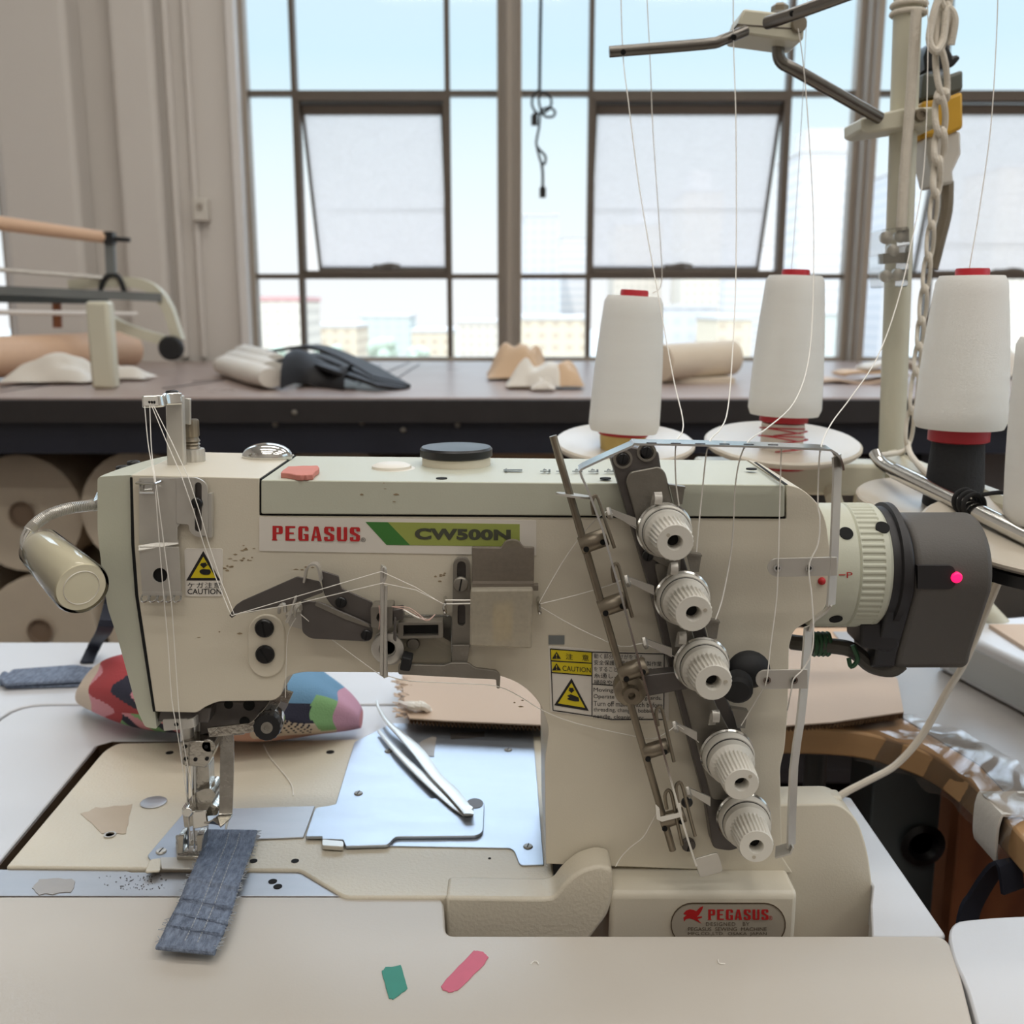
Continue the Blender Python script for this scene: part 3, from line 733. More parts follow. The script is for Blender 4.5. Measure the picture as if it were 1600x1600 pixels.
def cone(px0, py0, px1, py1, w0, w1, Y, label, base, ft):
    """thread cone: bottom centre, top centre, widths in px"""
    a, c = P(px0, py0, Y), P(px1, py1, Y)
    s0, s1 = S(px0, py0, Y), S(px1, py1, Y); r0, r1 = w0/2*s0, w1/2*s1
    d = c-a; Ln = d.length
    t = thing('thread_cone', a, label, 'thread', 'thread cones on the stand')
    b = MB(); pr = [(r0*.45, .001), (r0*.93, 0), (r0, .006)]
    for k in range(1, 12):
        f = k/12; pr.append((r0+(r1-r0)*f+.0012*math.sin(PI*f), .006+(Ln-.012)*f))
    pr += [(r1, Ln-.005), (r1*.9, Ln), (r1*.4, Ln-.001)]
    b.lathe(pr, a, d, 48); b.build('wound_thread', 'cone_thread', t)
    rt = r1*.47
    MB().lathe([(rt*.7, Ln-.006), (rt, Ln-.004), (rt*1.02, Ln+.004), (rt*.96, Ln+.0055), (rt*.72, Ln+.0055), (rt*.66, Ln-.004)], a, d, 28).build('cone_tip', 'cone_red', t)
    if base: MB().lathe([(base*.9, .004), (base, 0), (base*1.0, -ft), (base*.9, -ft-.001)], a, d, 36).build('cone_foot', 'cone_red', t)
    return a, d.normalized(), t
a, d, t1 = cone(974, 674, 991, 463, 110, 92, YC1, 'white thread cone on the left spool plate, yellowish foot', .0225, .003)
MB().lathe([(.019, -.022), (.021, -.006), (.021, -.002)], a, d, 28).build('cone_holder', 'cone_yellow', t1)
a, d, t2 = cone(1225, 648, 1243, 431, 112, 90, YC2, 'white thread cone in the middle, red stripes of thread on its white foot', .022, .006)
h = MB().lathe([(.0225, -.050), (.0225, -.036)], a, d, 28).build('foot_ring', 'cone_red', t2)
h = MB().lathe([(.0195, -.040), (.0195, -.008)], a, d, 28).build('cone_holder', 'cone_white', t2)
b = MB()
for k in range(9): b.lathe([(.0198, -.012-.0025*k), (.0200, -.0126-.0025*k), (.0198, -.0132-.0025*k)], a, d+V((.16*math.sin(k*2.1), .1, .05*math.cos(k))), 28, False)
b.build('leftover_thread', 'cone_red', h, label='red thread left on the white holder')
a, d, t3 = cone(1499, 668, 1519, 431, 137, 106, YC3, 'widest white thread cone on a black foam holder, red foot ring', .0228, .010)
MB().lathe([(.0235, -.062), (.0222, -.05), (.0195, -.013), (.0195, -.009)], a, d, 32).build('cone_holder', 'foam_black', t3)
a, d, t4 = cone(1655, 812, 1662, 522, 160, 134, YC4, 'white thread cone cut by the right edge of the photo', None, None)
# black tie knotted round the chrome rod
b = MB(); c = P(1514, 786, YT-.240); dx = (P(1640, 856, YT-.31)-P(1400, 738, YT-.16)).normalized(); u = dx.orthogonal().normalized(); w_ = dx.cross(u)
for k in range(3):
    b.tube([c+dx*(.005*(k-1)+.002*math.sin(g))+u*(.0082*math.cos(g))+w_*(.0082*math.sin(g)) for g in [2*PI*i/14 for i in range(14)]], .0018, 8, 2, True)
b.tube([c+V((.004, -.01, .008)), c+V((.02, -.014, .010)), c+V((.034, -.014, .0)), c+V((.042, -.012, -.016))], .0016, 8, 4)
b.build('hair_tie', 'black_matte', label='black elastic tie knotted around the chrome rod of the thread stand', cat_='tie')
# clear plastic clip box on the post
YQ = YT-.045
t = thing('clip_box', P(1397, 450, YQ), 'small clear plastic box of metal clips fixed on the stand post', 'box')
b = MB(); b.plate(rnd([(1378, 358), (1420, 354), (1421, 380), (1418, 448), (1378, 450), (1374, 400)], 4), YQ, .03); b.build('box_shell', 'clear_plastic', t)
for px, py in ((1386, 372), (1408, 370), (1396, 392), (1385, 432), (1404, 430)):
    b = MB(); b.lathe([(.002, 0), (.0055, .002), (.0055, .012), (.002, .014)], P(px, py, YQ+.008), (.2, 1, .1), 12); b.build('metal_clip', 'steel', t)
b = MB(); b.plate([(1380, 396), (1416, 394), (1416, 410), (1380, 412)], YQ+.01, .014); b.build('clip_bar', 'dull_steel', t)
# rope chain tied to the post
b = MB(); YR = YT-.035
for o_ in (-.004, .003): b.tube([P(1408, 14, YT+.013*math.cos(g))+V((.0135*math.sin(g), 0, o_)) if False else V((P(1420, 14, YT).x+.0145*math.cos(g), YT+.0145*math.sin(g), P(1420, 14, YT).z+o_)) for g in [2*PI*i/16 for i in range(16)]], .0022, 8, 1, True)
b.tube([P(1432, 16, YR), P(1429, 60, YR), P(1423, 150, YR), P(1414, 260, YR), P(1408, 360, YR)], .0045, 10, 4)
def link(x0, y0, x1, y1, w, r=.0028):
    n = 12; dx, dy = x1-x0, y1-y0; q = math.hypot(dx, dy); nx, ny = -dy/q, dx/q
    pts = []
    for i in range(n):
        g = 2*PI*i/n; s = (1-math.cos(g))/2; o_ = math.sin(g)*w
        pts.append(P(x0+dx*s+nx*o_, y0+dy*s+ny*o_, YR-.006+.004*math.sin(2*g)))
    b.tube(pts, r, 8, 2, True)
ch = [(1476, -40), (1478, 8), (1466, 76), (1476, 146), (1468, 152), (1470, 205), (1466, 250), (1462, 300), (1456, 350), (1451, 400), (1445, 450), (1440, 500), (1436, 540), (1432, 580), (1425, 640), (1418, 690)]
for (x0, y0), (x1, y1) in zip(ch, ch[1:]): link(x0, y0-4, x1, y1+6, 8 if y0 < 210 else 5.5, .0028 if y0 < 290 else .0019)
b.tube([P(1480, -30, YR-.01), P(1462, 10, YR-.012), P(1452, 60, YR-.014), P(1462, 80, YR-.016), P(1474, 60, YR-.012), P(1480, 14, YR-.01), P(1492, 30, YR-.01), P(1486, 70, YR-.008)], .0032, 8, 5)
b.tube([P(1418, 690, YR), P(1412, 705, YR-.01), P(1372, 712, YR-.05)], .0025, 8, 4)
b.tube([P(1418, 690, YR), P(1424, 712, YR-.03), P(1452, 742, YR-.09), P(1480, 748, YR-.10), P(1555, 780, YR-.16), P(1578, 800, YR-.19)], .0026, 8, 5)
b.build('rope_chain', 'rope_white', label='white knotted rope chain hanging down along the stand post', cat_='rope')
# hanging yellow air tool
YA = YT+.03
t = thing('air_tool', P(1478, 420, YA), 'yellow, grey and white hanging air tool behind the rope chain', 'tool')
b = MB(); b.plate([(1444, 112), (1478, 118), (1506, 108), (1506, 140), (1478, 150), (1440, 156)], YA-.02, .045); b.build('grey_band', 'tool_grey', t, bevel=.003)
b = MB(); b.plate([(1441, 158), (1478, 152), (1505, 142), (1506, 200), (1480, 212), (1443, 214)], YA-.022, .05); b.build('yellow_band', 'tool_yellow', t, bevel=.003)
b = MB(); b.plate([(1450, 212), (1502, 204), (1503, 240), (1490, 268), (1492, 286), (1462, 292), (1450, 240)], YA-.018, .04); b.build('nose', 'tool_white', t, bevel=.003)
b = MB(); b.plate([(1444, 88), (1452, 66), (1478, 60), (1490, 88), (1496, 84), (1502, 90), (1490, 104), (1446, 112)], YA-.018, .03); b.tube([P(1468, -200, YA), P(1470, 0, YA), P(1466, 50, YA), P(1462, 84, YA)], .006, 10, 3); b.build('black_head', 'black', t, bevel=.003)
b = MB(); b.tube([P(1480, 284, YA), P(1478, 330, YA), P(1466, 380, YA), P(1456, 420, YA)], .006, 10, 4); b.build('dark_hose', 'bronze_steel', t)
# ================================================================ tables in the foreground
TZ = BED-.006
def legs(t, spots, z):
    for x, y in spots: MB().box((x, y, z/2), (.04, .04, z)).build('leg', 'slate', t)
# main sewing table around the machine bed
t = thing('sewing_table', (-.1, .72, 0), 'white sewing table the machine is sunk into, with dark edged cut-out', 'table')
bl, bt = H(-6, 1362, TZ), H(158, 1162, TZ)
tb = []
for x, y in rnd([(-.462, .584), (bl.x-.002, .584), (bt.x-.003, bt.y-.004), (bt.x+.008, bt.y+.006), (.03, bt.y+.006), (.03, .735), (.18, .735), (.18, .66), (.2335, .650), (.2325, .60), (.224, .579), (.2135, .546), (.258, .546, .004), (.258, .722), (.205, .74), (.205, .905), (-.462, .905, .03)], 0): tb.append(V((x, y, TZ)))
MB().prism(tb, (0, 0, -.03)).build('tabletop', ['table_white'], t, bevel=.0012)
legs(t, ((-.43, .62), (-.43, .87), (.18, .87), (.232, .70)), TZ-.03)
b = MB(); e = .0012
for p, q in (((bl.x-.001, .584), (bt.x-.002, bt.y-.004)), ((bt.x-.002, bt.y-.003), (bt.x+.008, bt.y+.007)), ((bt.x+.008, bt.y+.0055), (.03, bt.y+.0055))):
    d = V((q[0]-p[0], q[1]-p[1], 0)); n = V((d.y, -d.x, 0)).normalized()*e
    b.prism([V((*p, TZ-.0006)), V((*q, TZ-.0006)), V((*q, TZ-.0006))+n, V((*p, TZ-.0006))+n], (0, 0, -.028))
b.build('cut_edge', 'table_edge', t, label='dark brown edge of the cut-out')
# second white table to the left and behind
t = thing('side_table', (-.7, .9, 0), 'white table adjoining the sewing table at the left and behind it', 'table')
q = [V((x, y, TZ)) for x, y in rnd([(-1.15, .36), (-.466, .36), (-.466, .909, .03), (.10, .909), (.10, 1.09), (-1.15, 1.09)], 0)]
MB().prism(q, (0, 0, -.03)).build('tabletop', 'table_white', t, bevel=.0012)
legs(t, ((-1.1, .40), (-.5, .40), (-1.1, 1.05), (.06, 1.05)), TZ-.03)
# front panel
PZ = BED-.002
t = thing('front_panel', H(600, 1600, 0), 'cream table panel along the front with a stepped rounded cut-out for the machine', 'table')
pp = rnd([(-220, 1400.6, 0), (693, 1400.6, 18), (696, 1462, 14), (1480, 1462, 22), (1498, 1512, 30), (1530, 1640, 0), (1575, 1840, 0), (-420, 1840, 0)], 0, 5)
MB().slab(pp, PZ, .024).build('tabletop', 'panel_cream', t, bevel=.0014)
a, c = H(-100, 1700, PZ), H(1440, 1700, PZ)
for k, p in enumerate((a, c)):
    MB().box((p.x, p.y-.02, (PZ-.024)/2), (.04, .04, PZ-.024)).build('leg', 'slate', t)
t = thing('corner_panel', H(1620, 1560, 0), 'cream table panel with a rounded corner in the lower right of the photo', 'table')
pp = rnd([(1487, 1494, 40), (1480, 1440, 34), (1560, 1432, 60), (1760, 1426, 0), (1980, 1840, 0), (1590, 1840, 0), (1532, 1620, 0), (1510, 1540, 20)], 0, 6)
MB().slab(pp, PZ+.001, .024).build('tabletop', 'table_white', t, bevel=.0014)
p = H(1650, 1600, PZ); MB().box((p.x+.02, p.y-.02, (PZ-.024)/2), (.04, .04, PZ-.024)).build('leg', 'slate', t)

# ---- loose things on the front panel
def flat(name, px, z, th, m, label, cat_, bev=.0004, **k):
    return MB().slab(px, z+th, th).build(name, m, label=label, cat_=cat_, bevel=bev, **k)
def ragged(px, amp, n, seed):
    r = random.Random(seed); out = []
    for i, p in enumerate(px):
        q = px[(i+1) % len(px)]
        for j in range(n): out.append((p[0]+(q[0]-p[0])*j/n+r.uniform(-amp, amp), p[1]+(q[1]-p[1])*j/n+r.uniform(-amp, amp)))
    return out
flat('tape_piece', ragged([(596, 1518), (602, 1511), (627, 1508), (637, 1544), (614, 1560), (608, 1559)], .7, 5, 2), PZ, .0007, 'tape_teal', 'short teal fabric tape piece on the front panel', 'tape')
flat('tape_piece', ragged([(689, 1541), (700, 1526), (740, 1485), (755, 1486), (763, 1495), (757, 1505), (716, 1546), (702, 1550), (692, 1546)], .6, 5, 3), PZ, .0007, 'tape_pink', 'long pink fabric tape piece on the front panel, right of the teal one', 'tape')
MB().tube([H(829, 1507, PZ+.0004), H(834, 1502, PZ+.0006), H(840, 1503, PZ+.0006), H(841, 1507, PZ+.0004)], .0003, 6, 4).build('thread_snippet', 'white_thread', label='curled white thread snippet on the front panel, right of the pink tape', cat_='thread')
MB().tube([H(1122, 1499, PZ+.0004), H(1124, 1505, PZ+.0005), H(1133, 1506, PZ+.0004)], .0003, 6, 3).build('thread_snippet', 'white_thread', label='bent white thread snippet on the front panel below the oval nameplate', cat_='thread')
# denim strip hanging out of the presser foot
b = MB()
rows = [((326, 1298), (402, 1299), .0022), ((318, 1322), (396, 1324), .0022), ((306, 1350), (383, 1356), .003), ((292, 1380), (372, 1392), .005), ((280, 1410), (362, 1424), .006), ((262, 1445), (350, 1458), .0055), ((246, 1478), (336, 1487), .003)]
def dn(u, v):
    i = v*(len(rows)-1); j = min(int(i), len(rows)-2); f = i-j
    l = [rows[j][0][k]*(1-f)+rows[j+1][0][k]*f for k in range(2)]; r = [rows[j][1][k]*(1-f)+rows[j+1][1][k]*f for k in range(2)]
    h = rows[j][2]*(1-f)+rows[j+1][2]*f
    return H(l[0]*(1-u)+r[0]*u, l[1]*(1-u)+r[1]*u, BED+.002+h+.0004*math.sin(40*v)*math.sin(PI*u)+.0003*math.sin(9*u+23*v)+sum(a*math.exp(-((v-q-.02*u)/.012)**2) for a, q in ((.0013, .46), (-.0008, .50), (.0016, .62), (-.0010, .66), (.0014, .74), (.0009, .83))))
b.grid(dn, 10, 110)
ds = b.build('denim_strip', 'denim', label='blue denim strip lying from the presser foot over the front panel', cat_='denim', solid=.0022)
for u in (.44, .66):
    b = MB()
    for k in range(38):
        v0 = .04+.92*k/38; b.tube([dn(u+.008*math.sin(5*v0), v0)+V((0, 0, .0013)), dn(u+.008*math.sin(5*v0), v0+.017)+V((0, 0, .0013))], .00034, 5)
    b.build('seam_stitching', 'denim_edge', ds)
b = MB()
for k in range(150):
    u = 1.0 if k % 3 else 0.0; v = R.random(); p = dn(u, v)
    d = V((R.uniform(.2, 1.4)*(1 if u else -1), R.uniform(-.8, .8), R.uniform(-.3, .6)))*.0024
    b.tube([p-d*.6+V((0, 0, .0008)), p+d+V((0, 0, .0004))], .00022, 4)
b.build('frayed_edge', 'denim_edge', ds, kind='stuff')
b = MB(); b.tube([dn(u/8, 1)+V((0, -.0008, 0)) for u in range(9)], .0017, 8); b.build('folded_end', 'denim', ds)
# folded denim belt piece on the left
b = MB()
for z, px in ((.000, [(4, 1058), (20, 1045), (118, 1038), (150, 1044), (150, 1066), (112, 1070), (8, 1072)]), (.0045, [(2, 1058), (22, 1045), (118, 1041), (150, 1042), (150, 1060), (112, 1063), (4, 1068)])):
    b.slab(rnd(px, 4), TZ+z+.0035, .0032)
b.tube([H(6, 1067, TZ+.004), H(3, 1062, TZ+.005), H(8, 1054, TZ+.005)], .004, 8, 3)
b.build('folded_denim_strip', 'denim', label='folded denim strip on the white table at the left, by the patterned pouch', cat_='denim', bevel=.001)
# patterned pouch behind the machine head
b = MB()
pa, pe = H(118, 1062, TZ), H(556, 1132, TZ)
def prof(u):
    h = .078*max(.02, math.sin(PI*(.012+u*.976)))**.45*(1-.18*u); w = .062*max(.02, math.sin(PI*(.012+u*.976)))**.5
    return h, w
def pou(u, v):
    h, w = prof(u); g = 2*PI*v
    yc = .895-.055*u**.7-.03*math.sin(PI*u); c = P(112+446*u, 1100, yc-.02)
    z = (1-math.cos(g))/2; z = z**.85
    bulge = math.sin(g)
    x = c.x+.006*math.sin(5*g+9*u)*math.sin(PI*u)
    return V((x, yc-w*bulge+.004*math.sin(14*u+3*g)*math.sin(PI*u), BED+.0005+h*z*(1+.04*math.sin(17*u+2*g))))
NU, NV = 150, 100
g = b.grid(pou, NU, NV)
b.f([v for v in g[0][:-1]]); b.f([v for v in g[-1][:-1]])
order = ['fab_pink', 'fab_red', 'fab_navy', 'fab_blue', 'fab_green', 'fab_mauve', 'fab_cream', 'fab_tan']
b.bm.faces.ensure_lookup_table()
for i in range(NU):
    for j in range(NV):
        fc = b.bm.faces[i*NV+j]; u, v = (i+.5)/NU, (j+.5)/NV; zz = (1-math.cos(2*PI*v))/2
        if u < .09: m = 6
        elif u < .45:
            s = u*1.0+.12*zz+.03*math.sin(12*zz)
            m = 0 if s < .19 else 1 if s < .30 else 2 if s < .38 else 0
            if zz < .35 and u > .2: m = (0, 4, 2)[int(u*30+zz*9) % 3]
        elif u < .66+.06*zz: m = 2 if zz > .52 else 7
        elif u < .88-.03*zz: m = (3 if zz > .80 and u > .73 else 2) if zz > .54-.3*(u-.7) else (6 if zz > .16 else 7)
        elif u < .93: m = 3 if zz > .88 else (4 if zz > .30 else 6 if zz > .2 else 7)
        else: m = 5
        fc.material_index = m
po = b.build('patterned_pouch', order, label='stuffed patchwork pouch in pink, red, navy and green behind the machine head', cat_='pouch')
b = MB()
for i in range(8):
    for j in range(6):
        u = .685+.021*i+.010*(j % 2); v = .252-.0165*j
        p = pou(u, v); n = (pou(u+.01, v)-p).cross(pou(u, v+.01)-p).normalized()
        if n.y > 0: n = -n
        b.lathe([(.0011, 0), (.0009, .0004)], p, n, 7)
b.build('printed_dots', 'fab_navy', po, label='dark dots on the cream patch')
b = MB(); b.ribbon([H(138, 1036, TZ)+V((0, -.004, .002)), H(152, 1030, TZ)+V((0, 0, .018)), P(163, 985, .86), P(174, 945, .87), P(185, 900, .87)], .013, .002, (1, .2, 0), 5); b.build('strap', 'strap_navy', po)
# cardboard sheet lying behind the bed
CZB = TZ+.012
b = MB(); b.slab([(633, 1110), (640, 1122), (700, 1126), (840, 1132), (1218, 1134), (1300, 1128), (1412, 1112), (1402, 1060), (1330, 1010), (760, 1012), (628, 1056)], CZB+.009, .0012)
b.slab([(633, 1110), (640, 1122), (700, 1126), (840, 1132), (1218, 1134), (1300, 1128), (1412, 1112), (1402, 1060), (1330, 1010), (760, 1012), (628, 1056)], CZB+.0032, .0032)
cb = b.build('cardboard_sheet', 'cardboard', label='big sheet of corrugated cardboard behind the machine column', cat_='cardboard')
fl = [H(x, y, CZB+.0074) for x, y in ((640, 1121), (700, 1125), (840, 1131), (1218, 1133), (1300, 1127), (1410, 1111))]
b = MB(); pts = []
for p, q in zip(fl, fl[1:]):
    n = max(2, int((q-p).length/.0016))
    for k in range(n): f = k/n; pts.append(p.lerp(q, f)+V((0, .001, -.0022+.0021*math.sin(PI*len(pts)))) if 0 else p.lerp(q, f)+V((0, .001, -.0023+.002*(1 if len(pts) % 2 else -1))))
b.ribbon(pts, .012, .0005, (0, 1, 0)); b.build('corrugation', 'cardboard_edge', cb)
b = MB(); rr = random.Random(5)
for k in range(90):
    p = H(626+6*math.sin(k*.4)+rr.uniform(-2, 10), 1058+62*k/90, CZB+rr.uniform(.003, .0095)); d = V((rr.uniform(-1, .2), rr.uniform(-.6, .6), rr.uniform(-.2, .5)))*.006
    b.ribbon([p+V((.003, 0, 0)), p+d], rr.uniform(.001, .003), .0003, (0, 1, .3))
b.build('torn_edge', 'cardboard', cb, kind='stuff')
b = MB()
for k in range(5):
    b.tube([H(624+6*k, 1096+3*k, CZB+.011), H(640+5*k, 1103-3*(k % 2), CZB+.016), H(664+k, 1104+k, CZB+.012), H(674-2*k, 1112-k, CZB+.009)], .0022, 6, 4, rad=lambda u: .0008+.0026*math.sin(PI*u))
b.build('lint_tuft', 'white_thread', label='tuft of white lint on the torn corner of the cardboard', cat_='lint')
# ---- plywood table, cabinet and things at the right
WZ = TZ+.008
t = thing('plywood_table', (.6, .9, 0), 'L-shaped plywood table with a curved inner edge at the right', 'table')
e = [tuple(p) for p in cat([V((x, y, 0)) for x, y in ((.10, .836), (.22, .834), (.285, .829), (.318, .812), (.342, .78), (.351, .735), (.352, .69), (.351, .64), (.349, .58))], 6)]
e = [(p[0], p[1]) for p in e]+[(1.3, .58), (1.3, 1.12), (.10, 1.12)]
MB().prism([V((x, y, WZ)) for x, y in e], (0, 0, -.024)).build('tabletop', 'plywood', t, bevel=.002)
legs(t, ((.14, 1.07), (1.24, .62), (1.24, 1.07)), WZ-.024)
MB().prism([V((x, y, WZ+.0012)) for x, y in ((.365, .585), (1.28, .585), (1.28, 1.1), (.36, 1.1), (.345, .86), (.372, .76))], (0, 0, -.0012)).build('table_cover', 'tape_grey', t, label='greyish white sheet covering the top')
b = MB()
b.box((.352, .875, (WZ-.024)/2), (.062, .06, WZ-.024)); b.box((.316, .85, (WZ-.024)*.36), (.012, .03, (WZ-.024)*.72))
lg = b.build('leg', 'slate', t, bevel=.002, label='wide dark steel leg post')
MB().lathe([(.017, 0), (.020, -.004), (.014, -.006), (.010, .0)], P(1440, 1318, .843), (0, 1, 0), 20).build('leg_screw', 'black', lg)
MB().cyl((P(1275, 1180, .96).x, .96, 0), (P(1275, 1180, .96).x, .96, WZ-.024), .011, seg=16).build('leg', 'grey_metal', t, label='slim grey round leg')
MB().box((.70, .98, .36), (.5, .03, .72)).build('modesty_panel', 'door_wood', t)
b = MB(); b.box((.412, .80, .37), (.075, .02, .74)); b.build('cabinet_panel', 'door_wood', bevel=.002, label='reddish brown wooden panel standing under the plywood table', cat_='panel')
b = MB(); b.ribbon([H(1592, 1300, WZ)+V((0, 0, -.045)), P(1570, 1345, .66), P(1530, 1395, .68), P(1510, 1450, .68), P(1508, 1600, .69), P(1512, 1900, .70)], .018, .003, (1, .3, 0), 5)
b.build('hanging_strap', 'strap_navy', label='dark strap hanging below the plywood table edge', cat_='strap')
# elastic band wrapped over the edge
b = MB(); ex = .350
b.ribbon([V((ex+.08, .690, WZ+.003)), V((ex+.01, .690, WZ+.003)), V((ex-.002, .690, WZ+.001)), V((ex-.003, .690, WZ-.024)), V((ex-.001, .690, WZ-.034))], .036, .002, (0, 1, 0), 3)
b.build('elastic_band', 'cloth_white', label='white woven elastic band folded over the plywood edge at the right', cat_='elastic')
# crinkled film over the edge
b = MB()
ed = [V((.30, .835, 0)), V((.338, .80, 0)), V((.352, .76, 0)), V((.353, .71, 0)), V((.352, .66, 0))]
def fm(u, v):
    i = u*4; j = min(int(i), 3); p = ed[j].lerp(ed[j+1], i-j)
    o = V((.05, .02, 0))*(1-v)*1.4 if v < .6 else V((-.003, -.003, 0))
    if v < .6: o = V((.075, .03, 0))*(.6-v)
    return V((p.x, p.y, WZ))+o+V((.002*math.sin(23*u+9*v), .002*math.sin(31*u), .005+.0014*math.sin(13*u+6*v)+.0008*math.sin(33*u-13*v)-(.034*(v-.6)/.4 if v > .6 else 0)))
b.grid(fm, 40, 18); b.build('plastic_film', 'film', label='crinkled clear plastic film over the curved plywood edge', cat_='film')
# metal box of the next machine
t = thing('control_box', P(1560, 1090, .86), 'white metal box with screws on the plywood table, right edge of the photo', 'box')
z = WZ+.002; pts = [H(1462, 1044, z), H(1640, 1140, z)]
d = pts[1]-pts[0]; n = V((-d.y, d.x, 0)).normalized()*-1
n = V((d.y, -d.x, 0)).normalized(); n = n if n.y > 0 else -n
q = [pts[0], pts[1], pts[1]+n*.16, pts[0]+n*.16]
b = MB(); b.prism(q, (0, 0, .048)); bxo = b.build('box_shell', 'box_white', t, bevel=.005, seg=3)
nn = n.normalized()*-1
for f, zz, m, r in ((.07, .037, 'shade_black', .0022), (.07, .026, 'steel', .0042), (.06, .013, 'shade_black', .0036), (.10, .012, 'black', .0032)):
    MB().lathe([(r, 0), (r, .0012), (r*.6, .0016)], pts[0]+d*f+V((0, 0, zz)), nn, 16).build('screw', m, bxo)
b = MB(); s0 = pts[0]+d*.14+nn*.0006; s1 = pts[0]+d*.99+nn*.0006
b.prism([s0+V((0, 0, .006)), s1+V((0, 0, .006)), s1+V((0, 0, .038)), s0+V((0, 0, .038))], nn*.0008); b.build('side_plate', 'box_side', bxo)
flat('cardboard_piece', [(1545, 975), (1640, 975), (1700, 1020), (1600, 1010)], WZ+.05, .004, 'cardboard', 'small cardboard piece lying behind the white metal box', 'cardboard')
# cream cable from the stand base to the motor cover
b = MB(); b.tube([P(1562, 905, .80), P(1545, 945, .80), P(1510, 1030, .785), P(1480, 1080, .77), P(1440, 1150, .755), P(1400, 1195, .742), P(1360, 1218, .73), P(1318, 1240, .72), P(1290, 1262, .715)], .0028, 10, 5)
b.build('cream_cable', 'cord_white', label='cream cable running from the spool stand down to the rounded motor cover', cat_='cable')
b = MB(); b.plate([(1552, 872), (1620, 888), (1640, 935), (1560, 900)], .80, .02); b.plate([(1553, 876), (1566, 880), (1530, 1000), (1516, 1004)], .81, .012)
b.build('stand_brace', 'stand_cream', bevel=.002, label='cream metal brace below the right spool plate', cat_='brace')
# tweezers
tz = BED+.0035
def blade(px, z0, z1):
    """tapered flat blade following the pixel path (x, y, width)"""
    n = len(px); c = cat([H(x, y, z0+(z1-z0)*k/(n-1)) for k, (x, y, w) in enumerate(px)], 4); ws = cat([V((w, 0, 0)) for *_, w in px], 4)
    b = MB(); q = []; s = S(650, 1200, .70)
    for k in range(len(c)):
        d = c[min(k+1, len(c)-1)]-c[max(k-1, 0)]; nn = V((-d.y, d.x, 0)).normalized()*(ws[k].x*s/2)
        q.append([b.bm.verts.new(c[k]+nn*a+V((0, 0, h))) for a, h in ((-1, 0), (-1, .0011), (-.6, .0015), (.6, .0015), (1, .0011), (1, 0))])
    for a, e in zip(q, q[1:]):
        for k in range(6): b.f([a[k], a[(k+1) % 6], e[(k+1) % 6], e[k]])
    b.f(q[0]); b.f(q[-1][::-1])
    return b
b = blade([(589, 1097, 4), (592, 1108, 6), (606, 1130, 9), (630, 1152, 17), (655, 1178, 22), (680, 1212, 19), (708, 1240, 21), (730, 1268, 17), (732, 1274, 14)], tz+.0028, tz+.0036)
tw = b.build('tweezers', 'tweezer', label='bent-tip steel tweezers lying on the machine slide plate', cat_='tweezers')
b = blade([(592, 1143, 6), (606, 1160, 9), (630, 1186, 13), (662, 1216, 17), (690, 1240, 20), (716, 1262, 20), (731, 1274, 14)], tz+.0002, tz+.001)
b.build('lower_blade', 'tweezer', tw)
b = MB(); b.lathe([(.004, 0), (.0046, .001), (.0046, .004), (.004, .005)], H(730, 1272, tz), (0, 0, 1), 16); b.build('joint', 'tweezer', tw)
# loose thread on the bed
MB().tube([H(412, 1163, BED+.0006), H(420, 1180, BED+.001), H(432, 1196, BED+.0006), H(446, 1212, BED+.0008), H(456, 1228, BED+.0006), H(458, 1243, BED+.0005)], .0004, 6, 5).build('loose_thread', 'white_thread', label='loose white thread end lying on the machine bed below the black knurled knob', cat_='thread')
# ================================================================ the sewing machine
YF = .60
SM = thing('sewing_machine', (.05, .65, BED-.04), 'cream industrial sewing machine with a tall column, tension dials and handwheel', 'sewing machine')
def part(b, name, m, parent=None, **k): return b.build(name, m, parent or SM, **k)
def screw(px, py, Y, r, m='black', parent=None, d=None, slotm='shade_black', ang=.6, name='screw', dome=.35):
    """slotted round head facing the camera side (or along d); r in px"""
    c = P(px, py, Y) if not hasattr(px, 'x') else px
    s = r*S(px, py, Y) if not hasattr(px, 'x') else r
    d = V(d or (0, -1, 0)).normalized()
    b = MB(); b.lathe([(s, 0), (s, s*dome), (s*.86, s*(dome+.18)), (s*.2, s*(dome+.25))], c, d, 20)
    o = b.build(name, m, parent or SM)
    u = d.orthogonal().normalized(); w_ = d.cross(u); a = u*math.cos(ang)+w_*math.sin(ang); n = d.cross(a)
    q = c+d*(s*(dome+.24))
    MB().prism([q+a*s*.8+n*s*.1, q+a*s*.8-n*s*.1, q-a*s*.8-n*s*.1, q-a*s*.8+n*s*.1], d*s*.03).build('screw_slot', slotm, o)
    return o
def hole(px, py, Y, r, parent=None, d=(0, -1, 0), m='shade_black', name='hole'):  # flat near-black disc, the shade inside a hole put in as colour
    c = P(px, py, Y) if not hasattr(px, 'x') else px; s = r*S(px, py, Y) if not hasattr(px, 'x') else r
    return MB().lathe([(s, -.0006), (s, .0001), (.0002, .0001)], c, d, 18).build(name, m, parent or SM)

